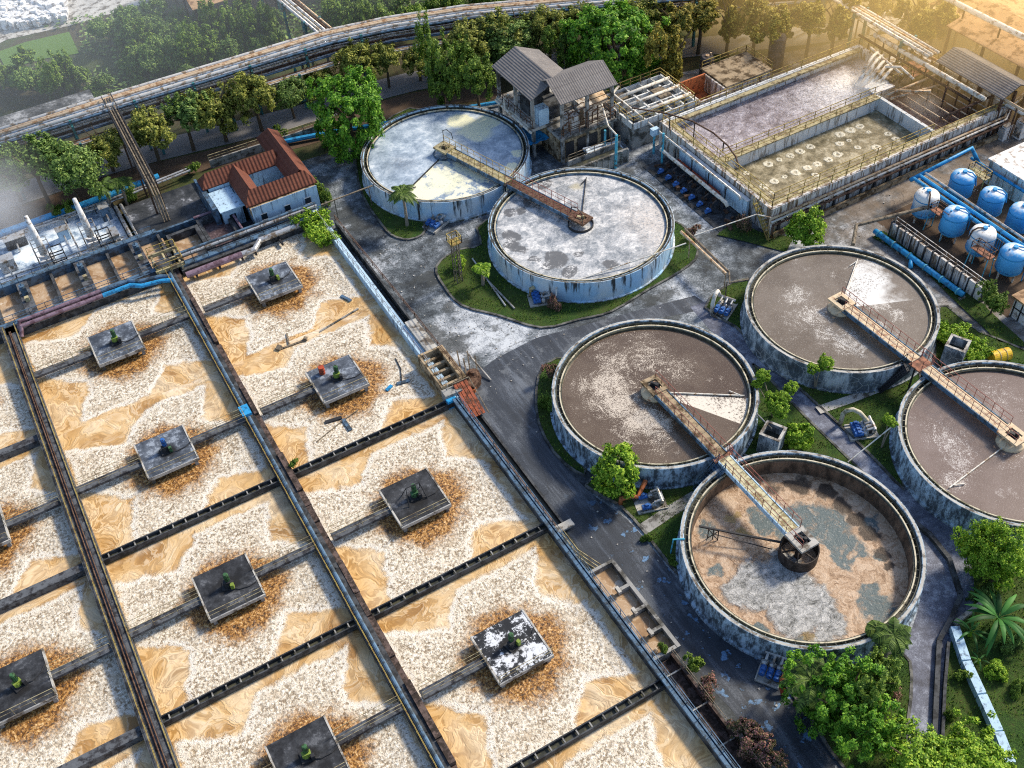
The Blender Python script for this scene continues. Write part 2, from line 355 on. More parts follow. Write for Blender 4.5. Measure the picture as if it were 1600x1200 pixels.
# ------------------------------------------------------------ liquids
def foam_cells(p, s):
    """bubbly white froth: 0 in the dark holes, 1 on the froth"""
    q = vop('ADD', p, vscale(noise(p, s*.9, 2, .5, 0, True), .5/s)); f = noise(q, s, 4, .62); v = voro(q, s*1.25)
    return sst(f*1.1-v*.22, .26, .42)
def aeration_water(name, warm):
    m = begin(name); p = obc(); rr = orand(); off = comb(rr*91.0, rr*37.0, 0.0); w = vop('ADD', p, off)
    wn = vop('SUBTRACT', noise(w, .23, 3, .55, 0, True), (.5,.5,.5)); q = vop('ADD', p, vscale(wn, 3.4)); x, y, z = sep(q)
    f2 = noise(w, 4.6, 3, .62); f3 = noise(w, 2.0, 4, .7); f4 = noise(w, 13.0, 2, .6)
    qm = vop('ADD', p, vscale(wn, 1.5)); x, y, z = sep(qm)
    n_edge = (noise(w, .6, 5, .68)-.5)*1.7
    tan = None
    for k in range(4):
        a = -k*PI/2; c, s = math.cos(a), math.sin(a); u = x*c-y*s; v = x*s+y*c
        cu = 4.25+(noise(comb(rr*17.0, float(k)*3.1), 3.0, 0)-.5)*2.6; d = mn((u-cu)*.93-(v-cu*.72)*.36, (u-cu)*.62+(v-cu*.72)*.784); tan = d if tan is None else mx(tan, d)
    px, py, _ = sep(p); edge = mx(mx(-px-.7, px), mx(py, -py-.6))-6.95; tan = mx(tan, edge*1.1)
    tm = sst(tan+n_edge+(f2-.5)*1.2+(f4-.5)*.8, -.40, .50); rim = sst(ab(tan+n_edge+.08), .40, .04)
    r = vop('LENGTH', vop('MULTIPLY', vop('ADD', p, vscale(wn, 1.6)), (1,1,0)))
    # agate-like flow lines of the calmer corners
    s1 = vop('ADD', w, vscale(noise(w, .17, 2, .5, 0, True), 8.0)); s2 = vop('ADD', s1, vscale(noise(s1, .40, 3, .55, 0, True), 3.0))
    n = noise(s2, .34, 4, .5); ln = op('SINE', n*64.0); n5 = noise(s2, .9, 3, .5); ln2 = op('SINE', n5*44.0); big = noise(w, .22, 3, .55)
    tcol = ramp(n+(big-.5)*.5, [(.32,(.36,.19,.06)),(.43,(.56,.35,.145)),(.52,(.68,.48,.25)),(.61,(.77,.60,.38)),(.72,(.46,.35,.22))])
    fd = sst(noise(w, .30, 3), .36, .62); tcol = mix(sst(ln, .1, 1.0)*.40*fd, tcol, (.82,.71,.54)); tcol = mix(sst(ln, -.5, -1.0)*.42*fd, tcol, (.30,.18,.085)); tcol = mix(sst(ln2, .55, 1.0)*.26, tcol, (.32,.20,.10)); tcol = mix(sst(f3, .60, .74)*.25, tcol, (.80,.71,.57)); tcol = mix(sst(edge, .2, 1.2)*sst(noise(w, .35, 4), .45, .6)*.5, tcol, (.80,.74,.62))
    am = mx(mx(sst(noise(w, .16, 3), .50, .68), sst(px, -5.2, -8.0)), sst(py, -3.0, -6.5)*sst(big, .42, .6))*warm
    tcol = mix(am*.8, tcol, mix(sst(ln, -1.0, 1.0), (.40,.19,.03), (.76,.47,.17)))
    fl0 = noise(w, .8, 3, .6); mix1 = lambda q_: .60+sst(q_, .38, .62)*.35
    hole = sst(f2*.7+f3*.3, .515, .425); fc = mix(f3, (.58,.50,.38), (.80,.74,.62)); fc = mix(sst(f2, .54, .66), fc, (.92,.88,.78)); fc = mix(hole*mix1(fl0), fc, (.26,.195,.125)); fc = mix(sst(f4, .46, .36)*.4, fc, (.30,.23,.15))
    fl = noise(w, .5, 4, .6); fc = mix(sst(fl, .56, .72)*.5, fc, (.46,.34,.20))
    bx = mx(ab(px), ab(py)); bi = mn(ab(px), ab(py)); asym = sst(px-py, -3.0, 3.5)*.5+.35
    brn = sst(bx+sst(bi, 1.0, 2.6)*1.3-asym+(noise(w, .9, 4, .65)-.5)*2.6, 4.6, 2.7); bq = noise(vop('ADD', w, vscale(wn, 2.0)), 4.0, 5, .74)
    bc = ramp(bq, [(.38,(.022,.009,.002)),(.46,(.17,.066,.009)),(.54,(.42,.19,.03)),(.66,(.76,.55,.28))]); fc = mix(brn*.95, fc, bc)
    c = mix(tm, fc, tcol); c = mix(rim*.8*sst(bx, 2.6, 4.2)*sst(f2, .36, .46), c, (.86,.82,.73))
    hgt = mix(tm, gray(f2*.6+f3*.5), gray(n*.5+ln*.05))
    return finish(m, c, .42, hgt, .8, .25, spec=.35)
M['aer'] = aeration_water('frothing_liquor', .45); M['aer_warm'] = aeration_water('frothing_liquor_amber', .8)
m = begin('tan_channel_water'); p = pos(); wn = noise(p, .35, 3, .55, 0, True); q = vop('ADD', p, vscale(wn, 3.0)); n = noise(q, .5, 5, .6); ln = op('SINE', n*40.0)
c = ramp(n+ln*.02, [(.36,(.28,.17,.09)),(.5,(.42,.28,.16)),(.64,(.52,.40,.28))]); c = mix(sst(noise(q, .9, 5, .65), .58, .68)*.7, c, (.74,.68,.60)); c = mix(sst(ln, .8, 1.0)*.4, c, (.66,.55,.43)); M['tanwater'] = finish(m, c, .35, n, .4, .1)
m = begin('brown_pool_water'); p = pos(); n = noise(p, 3.5, 4, .7); c = mix(sst(n, .4, .7), (.07,.045,.045), (.17,.12,.12)); M['brownwater'] = finish(m, c, .3, n, .3)

def blobs(x, y, lst):
    """sum of soft discs (cx, cy, radius, amount) in the object's own metres"""
    t = None
    for cx, cy, r, a in lst:
        d = op('SQRT', (x-cx)*(x-cx)+(y-cy)*(y-cy)); b = sst(d, r, r*.15)*a; t = b if t is None else mx(t, b)
    return t
def half(x, y, ang):
    """signed distance to a line through the centre; positive on its left"""
    return y*math.cos(ang)-x*math.sin(ang)
def speckle_water(name, base, base2, foam, lst, sector=None, seed=0.0, lo=.62, rough=.22):
    m = begin(name); p = obc(); w = vop('ADD', p, (seed, seed*.7, 0)); wn = vop('SUBTRACT', noise(w, .3, 4, .6, 0, True), (.5,.5,.5)); q = vop('ADD', p, vscale(wn, 3.0)); x, y, z = sep(q); px, py, pz = sep(p)
    n1 = noise(w, .25, 4, .6); sp = noise(w, 4.2, 4, .75); sp2 = voro(w, 3.4); gr = noise(w, 11.0, 2, .6)
    c = mix(sst(n1, .35, .65), base, base2); c = mix(sst(gr, .5, .75)*.22, c, foam)
    d = blobs(x, y, lst); th = op('ARCTAN2', py, px); rr2 = vop('LENGTH', vop('MULTIPLY', q, (1,1,0))); arc = noise(comb(th*3.2, rr2*1.7, seed), 1.6, 5, .65); fn = noise(w, 8.5, 3, .7); fq = noise(w, 13.0, 2, .6); mk = sst(fn*.34+fq*.36+arc*.3, lo-.06-d*.17, lo+.03-d*.13)*sst(d, .02, .3)
    c = mix(mk*.88, c, foam); c = mix(sst(noise(w, .6, 5, .7), .60, .66)*sst(gr, .4, .6)*.35, c, foam)
    if sector is not None:
        a0, a1, fc, rmax = sector; s = mn(half(px, py, a0), -half(px, py, a1)); r = vop('LENGTH', vop('MULTIPLY', q, (1,1,0)))
        sm = sst(s, -.02, .06)*sst(r+(n1-.5)*9.0, rmax+1.0, rmax-1.0); c = mix(sm*sst(sp*.7+gr*.3+(n1-.5)*.5, .36, .50), c, fc)
    return finish(m, c, rough, sp, .12, .05, spec=.5)
# ---------------------------------------------------------------- the setting
def struct(name, mb, m, origin=None, label=None, smooth=False):
    o = mb.build(name, m, None, smooth, origin); return tag(o, label, None, None, 'structure')
def pxs(pts, z=0.0): return [at(x, y, z) for x, y in pts]
struct('ground', MB().sheet([(-160,-60),(260,-60),(260,320),(-160,320)], -.03), M['ground'], label='earth and scrub the plant stands on')
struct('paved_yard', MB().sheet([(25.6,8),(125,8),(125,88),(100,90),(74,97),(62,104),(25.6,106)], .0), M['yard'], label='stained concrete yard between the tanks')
def smooth_loop(pts, n=4, closed=True):
    """Catmull-Rom through the points"""
    out = []; m = len(pts)
    for i in range(m if closed else m-1):
        p0 = pts[(i-1) % m] if closed or i else pts[0]; p1 = pts[i]; p2 = pts[(i+1) % m]; p3 = pts[(i+2) % m] if closed or i+2 < m else pts[-1]
        for k in range(n):
            t = k/n
            out.append(tuple(.5*((2*p1[j])+(-p0[j]+p2[j])*t+(2*p0[j]-5*p1[j]+4*p2[j]-p3[j])*t*t+(-p0[j]+3*p1[j]-3*p2[j]+p3[j])*t**3) for j in (0,1)))
    if not closed: out.append(tuple(pts[-1]))
    return out
def band(pl, w):
    """flat strip of width w along a polyline"""
    pl = [Vector((p[0],p[1],0)) for p in pl]; L = []; R = []
    for i, p in enumerate(pl):
        d = (pl[min(i+1,len(pl)-1)]-pl[max(i-1,0)]).normalized(); nn = Vector((-d.y,d.x,0))
        ww = w[i] if isinstance(w, (list,tuple)) else w
        L.append(p+nn*ww/2); R.append(p-nn*ww/2)
    return L, R
def strip(mb, pl, w, z):
    L, R = band(pl, w)
    for i in range(len(L)-1):
        mb.quad((R[i].x,R[i].y,z),(R[i+1].x,R[i+1].y,z),(L[i+1].x,L[i+1].y,z),(L[i].x,L[i].y,z))
    return mb
# main asphalt road down the right of the aeration basin, forking up between the tanks
rd_l = [(742,628),(790,712),(850,800),(905,872),(965,928),(1055,1020),(1140,1105),(1225,1215)]
rd_r = [(1420,1215),(1335,1150),(1230,1060),(1140,985),(1080,930),(1030,870),(980,812),(925,772),(880,725),(852,672),(846,625),(858,588),(900,545),(965,508),(1070,490),(1110,478)]
rd_t = [(1085,462),(985,488),(905,510),(838,528),(775,560),(735,590)]
struct('road', MB().sheet(pxs(rd_l)+smooth_loop(pxs(rd_r), 4, False)+pxs(rd_t), .006), M['asphalt'], label='dark asphalt road curving past the aeration basin')
lane = [(1105,470),(1150,520),(1205,578),(1262,636),(1325,695),(1385,752),(1437,812),(1468,880),(1474,950),(1452,1030),(1440,1110),(1432,1215)]
struct('service_lane', strip(MB(), smooth_loop(pxs([(x+5*(y>780),y) for x,y in lane]), 5, False), 3.9, .012), M['lane'], label='worn lane between the round tanks')
struct('street', strip(MB(), smooth_loop(pxs([(-60,330),(60,293),(200,247),(470,180),(640,128),(850,98),(1100,72),(1300,50),(1500,20)]), 4, False), 4.6, .0), M['street'], label='grey street behind the plant')
struct('street_verge', strip(MB(), smooth_loop(pxs([(-60,365),(60,328),(200,280),(470,215),(640,160),(780,140)]), 4, False), 4.0, -.004), M['dirt'], label='bare verge beside the street')
struct('dirt_yard', MB().sheet([(75.2,43),(112,41),(112,61),(75.2,61)], .005), M['dirt'], label='bare brown ground under the blue vessels')
# lawns with kerbs
LAWNS = []
def lawn(nm, pts, h=.12, kerb=True, sm=3, label=None):
    pl = smooth_loop(pxs(pts), sm) if sm > 1 else pxs(pts)
    struct(nm, MB().sheet(pl, h), M['lawn'], label=label); LAWNS.append((pl, h))
    if kerb:
        L, R = band(pl+[pl[0], pl[1]], .22); mb = MB()
        for i in range(len(L)-2):
            mb.slab([(R[i].x,R[i].y,h+.05),(R[i+1].x,R[i+1].y,h+.05),(L[i+1].x,L[i+1].y,h+.05),(L[i].x,L[i].y,h+.05)], h+.1)
        struct('kerb', mb, M['kerb'], label=(label or 'lawn')+', its kerb')
lawn('lawn', [(682,418),(694,448),(722,478),(780,494),(846,513),(905,500),(955,488),(1010,455),(1064,424),(1090,396),(1064,352),(950,320),(760,345),(752,383),(712,393)], label='kerbed lawn around the silvery foam tank')
lawn('lawn', [(565,225),(558,270),(570,312),(592,345),(612,368),(640,375),(664,362),(652,330),(622,300),(690,205),(640,170)], label='kerbed strip of grass with the palm')
lawn('lawn', [(1102,482),(1128,452),(1168,436),(1172,470),(1185,540),(1290,590),(1400,595),(1425,578),(1440,600),(1402,660),(1400,720),(1412,765),(1370,722),(1300,654),(1230,590),(1150,512)], sm=2, label='lawn between the lane and the two right tanks')
lawn('lawn', [(1176,570),(1212,604),(1262,656),(1330,722),(1392,784),(1420,826),(1400,830),(1330,740),(1240,705),(1170,715),(1150,690),(1186,630)], sm=2, label='lawn wedge between the lane and the two left tanks')
lawn('lawn', [(850,572),(838,612),(842,662),(866,708),(900,738),(915,735),(872,660),(868,600),(884,560)], sm=2, label='narrow planted strip left of the brown tank')
lawn('lawn', [(915,760),(968,790),(1010,836),(1052,890),(1084,912),(1072,860),(1084,795),(1112,742),(1060,752),(960,735)], sm=2, label='grass patch below the brown tank')
lawn('lawn', [(1468,480),(1494,492),(1530,520),(1600,548),(1660,600),(1600,590),(1530,560),(1480,575),(1460,560)], sm=2, label='green bank right of the brown tanks')
lawn('lawn', [(1362,372),(1380,362),(1512,455),(1560,500),(1610,545),(1560,535),(1490,470),(1425,405)], sm=1, kerb=False, label='worn grass along the blue pipe')
lawn('lawn', [(1496,842),(1520,870),(1522,940),(1482,1010),(1472,1100),(1470,1230),(1760,1230),(1760,830),(1600,842),(1530,826)], sm=1, kerb=False, label='rough grass in the lower right corner')
lawn('lawn', [(1208,1040),(1250,1030),(1330,1032),(1408,1020),(1424,1060),(1418,1130),(1408,1215),(1330,1215),(1265,1120)], sm=2, label='planted island below the drained tank')
lawn('lawn', [(1150,345),(1188,364),(1240,372),(1228,395),(1170,380),(1120,368)], sm=1, kerb=False, label='grass corner by the rectangular pools')
# a thin nap of grass blades
gb = MB()
def inpoly(x, y, pl):
    r = False; j = len(pl)-1
    for i in range(len(pl)):
        if (pl[i][1] > y) != (pl[j][1] > y) and x < (pl[j][0]-pl[i][0])*(y-pl[i][1])/(pl[j][1]-pl[i][1])+pl[i][0]: r = not r
        j = i
    return r
for pl, h in LAWNS:
    xs = [p[0] for p in pl]; ys = [p[1] for p in pl]; A = (max(xs)-min(xs))*(max(ys)-min(ys)); k = 0
    for _ in range(int(min(A*26, 16000))):
        x = random.uniform(min(xs), max(xs)); y = random.uniform(min(ys), max(ys))
        if math.sin(x*1.7+math.sin(y*1.3)*2)+math.sin(y*2.1+x*.6) < -.6 or not inpoly(x, y, pl): continue
        a = random.uniform(0, 2*PI); L = random.uniform(.08, .24); w = .05; dx, dy = math.cos(a), math.sin(a); b = random.uniform(-.12, .12)
        gb.add([(x-dx*w,y-dy*w,h),(x+dx*w,y+dy*w,h),(x+b,y+b*.7,h+L)], [(0,1,2)])
def leaf_mat(name, c0, c1, c2, tr=.28):
    m = begin(name); p = pos(); i = isl(); n = noise(p, .55, 3, .6)
    c = ramp(i*.55+n*.6-.08, [(.18,c0),(.48,c1),(.80,c2)]); return finish(m, c, .55, None, trans=tr, spec=.25)
M['leaf_mid'] = leaf_mat('leaf_mid', (.025,.06,.010), (.12,.22,.03), (.32,.44,.07))
M['leaf_bright'] = leaf_mat('leaf_bright', (.025,.08,.008), (.10,.29,.02), (.30,.52,.05))
M['leaf_dark'] = leaf_mat('leaf_dark', (.03,.065,.018), (.13,.23,.05), (.34,.47,.12))
M['leaf_olive'] = leaf_mat('leaf_olive', (.035,.055,.012), (.19,.23,.04), (.52,.52,.11))
M['leaf_gold_glow'] = leaf_mat('leaf_gold_glow', (.06,.06,.012), (.26,.24,.04), (.66,.55,.12))  # golden glow put into the leaf colour where the haze does not reach
M['leaf_lime'] = leaf_mat('leaf_lime', (.035,.09,.006), (.18,.37,.02), (.55,.70,.08))
M['leaf_pink'] = leaf_mat('leaf_pink', (.04,.06,.015), (.15,.14,.06), (.70,.30,.30))
M['leaf_palm'] = leaf_mat('leaf_palm', (.02,.045,.010), (.08,.15,.03), (.20,.30,.06))
M['leaf_banana'] = leaf_mat('leaf_banana', (.015,.055,.012), (.04,.16,.035), (.12,.34,.07))
tag(gb.build('grass', M['leaf_mid']), 'short grass blades on the lawns', 'grass', None, 'stuff')

# ---------------------------------------------------------------- round clarifier tanks
RIM = 2.6
def clarifier(label, cx, cy, R, wall, zw, wmat, drained=False):
    t = thing('clarifier_tank', label, 'settling tank', (cx,cy,0), group='round settling tanks')
    w = MB().lathe([(R-.32,.05),(R-.32,RIM),(R-.30,RIM+.02),(R-.02,RIM+.02),(R,RIM),(R,.28),(R+.18,.24),(R+.18,-.02)], 0, 0, 128)
    w.build('wall', wall, t, local=True)
    MB().lathe([(R-.06,RIM+.023),(R-.26,RIM+.023)], 0, 0, 128).build('coping', M['kerb'] if wall is M['cw_blue'] else M['concrete_pale'], t, local=True)
    l = MB().lathe([(R-.68,2.05),(R-.33,2.05)], 0, 0, 96)
    for k in range(76):
        a = 2*PI*k/76; c, s = math.cos(a), math.sin(a); l.bar((c*(R-.66),s*(R-.66),2.34),(c*(R-.30),s*(R-.30),2.38),.07,.05)
    l.lathe([(R-.33,2.45),(R-.45,2.45),(R-.45,2.2)], 0, 0, 96)
    l.build('launder', M['launder'], t, local=True)
    wr = MB().ring(R-.79, R-.68, .1 if drained else 1.6, 2.42, 0, 0, 128); wr.build('weir', M['cream'], t, local=True)
    d = MB().lathe([(R-.80,2.3),(R-.90,2.3),(R-.90,zw-.4 if not drained else .1)], 0, 0, 128); d.build('scum_baffle', M['launder'] if wall is not M['cw_blue'] else M['bluesteel'], t, local=True)
    if drained:
        MB().lathe([(R-.91,2.25),(R-.95,2.15),(R-.95,.0)], 0, 0, 96).build('inner_wall', M['sludge_wall'], t, local=True)
    wb = MB().lathe([(.001,zw),(R*.5,zw),(R-.88,zw)], 0, 0, 96)
    o = wb.build('sludge_bed' if drained else 'water', wmat, None, local=True); o.location = (cx,cy,0)
    tag(o, 'surface of the liquid in the '+label, None, None, 'structure'); return t
def loc2(c, px, py, z=2.1):
    p = at(px, py, z); return (p[0]-c[0], p[1]-c[1])
M['drum'] = simple('rusty_drum', (.075,.06,.05), .8, .1, .5, 1.5, (.03,.024,.02), .6)
CA, CB, CC, CD, CE, CF = (41.48,94.61), (47.42,75.24), (61.06,51.0), (40.12,51.6), (40.25,32.16), (61.73,31.04)
def bl(c, lst, ppm=17.0): return [loc2(c, x, y)+(r/ppm, a) for x, y, r, a in lst]
def ang(c, px, py):
    v = loc2(c, px, py); return math.atan2(v[1], v[0])
# A: blue-grey scum, cream wedges
m = begin('blue_grey_scum'); p = obc(); wn = vop('SUBTRACT', noise(p, .35, 4, .6, 0, True), (.5,.5,.5)); q = vop('ADD', p, vscale(wn, 2.6)); x, y, z = sep(q); px_, py_, _ = sep(p)
n = noise(q, .6, 6, .7); n2 = noise(p, 4.0, 4, .7)
c = ramp(n+(n2-.5)*.25, [(.34,(.20,.26,.33)),(.48,(.36,.44,.53)),(.58,(.52,.60,.68)),(.68,(.74,.80,.85))])
dk = blobs(x, y, bl(CA, [(625,258,34,1.0)], 13.5)); c = mix(dk*sst(n2, .35, .6)*.75, c, (.15,.18,.22))
cr = blobs(x, y, bl(CA, [(745,205,42,1.0),(720,190,30,1.0),(765,190,30,.9),(810,240,16,.9),(700,285,40,.55),(660,300,24,.9),(800,262,14,1.0)], 13.5))
a0, a1 = ang(CA, 632,303), ang(CA, 800,285); s = mn(half(px_, py_, a0), -half(px_, py_, a1)); sec = sst(s, -.02, .1)*sst(n+(n2-.5)*.3, .44, .52)
up = sst(half(px_, py_, ang(CA, 695,165)), .15, -.25)
c = mix(sst(cr, .1, .45)*sst(n2, .25, .5)*mx(up, sst(y, -1.0, -2.0)), c, (.82,.81,.58)); c = mix(sec*.9, c, (.88,.86,.64)); M['wA'] = finish(m, c, .22, n2, .22, .06, spec=.5)
# B: silvery foam with dark swirl marks
m = begin('silver_foam'); p = obc(); wn = vop('SUBTRACT', noise(p, .5, 4, .6, 0, True), (.5,.5,.5)); q = vop('ADD', p, vscale(wn, 1.8)); x, y, z = sep(q)
w2 = vop('ADD', p, vscale(noise(p, .7, 4, .6, 0, True), 2.2)); n = noise(w2, .8, 6, .72); n2 = noise(p, 5.0, 4, .7); vc = sst(voro(w2, 1.5, 'DISTANCE_TO_EDGE'), .07, .0)
c = ramp(n+(n2-.5)*.3, [(.34,(.17,.19,.21)),(.45,(.32,.34,.36)),(.54,(.50,.51,.52)),(.64,(.74,.74,.73))]); rt = sst(x, -.5, 1.5)
c = mix(vc*rt*.5, c, (.24,.24,.24)); c = mix(sst(x, 2.0, 6.5)*sst(y, 2.0, -3.0)*sst(n2, .3, .6)*.55, c, (.84,.74,.64))
dk = blobs(x, y, bl(CB, [(832,315,20,1.0),(797,332,13,1.0),(815,329,13,.8),(800,370,16,1.0),(800,385,16,1.0),(812,390,12,.9),(833,405,10,.9),(868,405,22,.9),(890,425,16,.9),(855,417,14,.8),(850,288,16,.8),(905,395,9,.8),(955,415,16,.6)], 14.0))
c = mix(sst(dk, .05, .25)*sst(n+(n2-.5)*.4, .66, .50)*.92, c, (.125,.125,.125)); c = mix(blobs(x, y, bl(CB, [(900,293,14,1.0)], 14.0))*.5, c, (.45,.38,.16)); M['wB'] = finish(m, c, .24, n+n2*.4, .4, .08, spec=.5)
M['wC'] = speckle_water('brown_water_white_flecks', (.135,.105,.075), (.19,.155,.12), (.72,.69,.64), bl(CC, [(1245,460,44,.85),(1270,490,54,.8),(1320,535,52,.95),(1285,520,40,.8),(1345,545,30,.8),(1390,520,50,.55),(1375,470,46,1.0),(1355,420,40,1.0),(1405,495,32,.9),(1352,392,20,1.0),(1370,510,30,.9),(1250,500,70,.5)]), (ang(CC,1388,474), ang(CC,1345,396), (.74,.74,.72), 6.8), 3.0, .66)
M['wD'] = speckle_water('brown_water_cream_flecks', (.085,.056,.036), (.125,.09,.062), (.70,.62,.52), bl(CD, [(950,600,62,1.0),(960,630,58,1.0),(1000,660,52,1.0),(1030,665,40,.9),(1030,690,46,.55),(960,570,60,.7),(1010,555,70,.6),(1060,580,46,.55),(920,600,40,.7),(980,680,40,.6),(940,540,50,.4),(1000,530,60,.4)]), (ang(CD,1150,660), ang(CD,1172,622), (.76,.70,.60), 8.3), 11.0, .64)
M['wF'] = speckle_water('mauve_brown_water_flecks', (.15,.105,.085), (.20,.15,.13), (.62,.58,.55), bl(CF, [(1480,690,52,.85),(1500,720,50,.85),(1490,750,44,.8),(1470,665,40,.6),(1560,620,70,.5),(1590,720,46,.5),(1540,640,60,.4)]), None, 23.0, .66)
# E: drained, caked sludge
m = begin('tank_inner_stain'); p = pos(); n1 = noise(vscale(p, (1,1,.4)), 1.2, 5, .7); c = mix(sst(n1, .35, .65), (.05,.035,.025), (.19,.125,.085)); M['sludge_wall'] = finish(m, c, .8, n1, .4)
m = begin('caked_sludge'); p = obc(); wn = vop('SUBTRACT', noise(p, .45, 4, .6, 0, True), (.5,.5,.5)); q = vop('ADD', p, vscale(wn, 3.0)); x, y, z = sep(q)
n = noise(p, .5, 6, .68); n2 = noise(p, 3.0, 5, .75); n3 = noise(p, 9.0, 3, .7); rg = noise(vop('ADD', p, vscale(wn, 6.0)), 1.1, 5, .7)
c = ramp(rg+(n2-.5)*.25, [(.33,(.19,.11,.06)),(.46,(.40,.265,.165)),(.60,(.56,.42,.30))])
pool = blobs(x, y, bl(CE, [(1235,800,40,1.0),(1290,810,56,1.0),(1330,845,40,1.0),(1260,795,40,1.0),(1195,795,34,1.0),(1380,850,14,.7),(1378,930,30,1.0),(1365,905,24,.8),(1395,950,24,.9),(1105,812,24,.6),(1180,975,20,1.0),(1260,1000,20,1.0),(1115,875,14,.6),(1370,800,20,.6)], 18.5))
isl_ = blobs(x, y, bl(CE, [(1285,845,28,1.0),(1340,850,16,1.0),(1360,870,24,1.0),(1290,870,30,1.0)], 18.5))
pm = sst(pool-isl_*.8+(n2-.5)*.45+(n-.5)*.5, .04, .42); scm = sst(noise(q, 1.3, 5, .72), .50, .66); c = mix(pm*(1.0-scm*.55), c, mix(n, (.055,.085,.095), (.13,.17,.175))); c = mix(pm*sst(n3, .60, .68)*.7, c, (.5,.52,.52)); 
gry = blobs(x, y, bl(CE, [(1190,900,64,1.0),(1230,900,60,1.0),(1270,930,56,1.0),(1240,950,50,1.0),(1300,960,36,1.0),(1155,905,40,1.0),(1290,985,26,.9),(1230,870,40,.8)], 18.5))
gm = sst(gry+(n2-.5)*.8+(n-.5)*.4, .10, .56); cb = noise(vop('ADD', vscale(p, (1,1.6,1)), vscale(wn, 1.6)), 1.25, 9, .78); crk = sst(voro(vop('ADD', p, vscale(wn, 2.0)), 1.1, 'DISTANCE_TO_EDGE'), .035, .0); c = mix(gm, c, ramp(cb, [(.36,(.06,.062,.06)),(.43,(.26,.265,.26)),(.52,(.46,.465,.46)),(.62,(.68,.68,.67))]))
c = mix(crk*gm*.6, c, (.08,.08,.075))
dk = blobs(x, y, bl(CE, [(1295,755,26,.9),(1320,775,26,.9),(1365,815,22,1.0),(1385,845,20,1.0),(1210,748,30,.6),(1250,742,30,.7),(1345,795,24,1.0),(1400,868,16,.9)], 18.5)); c = mix(sst(dk+(n-.5)*.7+(n2-.5)*.4, .20, .60)*.9, c, (.03,.02,.014))  # inner wall's shadow along the top and right, painted into the sludge colour
oc = blobs(x, y, bl(CE, [(1160,815,18,1.0),(1150,790,18,.7),(1270,985,22,.7)], 18.5)); c = mix(sst(oc+(n2-.5)*.6, .3, .6)*.7, c, (.30,.20,.05))
M['sludge'] = finish(m, c, .55, cb*gm+rg*.5, .9, .25, spec=.4)
clarifier('pale blue walled round tank with blue-grey scum and cream wedges, farthest from the front', CA[0], CA[1], 9.62, M['cw_blue'], 2.2, M['wA'])
clarifier('pale blue walled round tank full of silvery white foam with dark swirl marks', CB[0], CB[1], 9.71, M['cw_blue'], 2.15, M['wB'])
clarifier('dark streaked round tank with white flecks and a white wedge near the blue pipe', CC[0], CC[1], 8.95, M['cw_dark'], 2.15, M['wC'])
clarifier('dark walled round tank with cream flecks on chocolate brown water at the road bend', CD[0], CD[1], 9.12, M['cw_mott'], 2.1, M['wD'])
clarifier('drained round tank with caked tan and grey sludge and a rusty drum', CE[0], CE[1], 9.31, M['cw_mott'], .75, M['sludge'], True)
clarifier('round tank with mauve-brown water cut off by the right edge', CF[0], CF[1], 9.15, M['cw_mott'], 2.1, M['wF'])
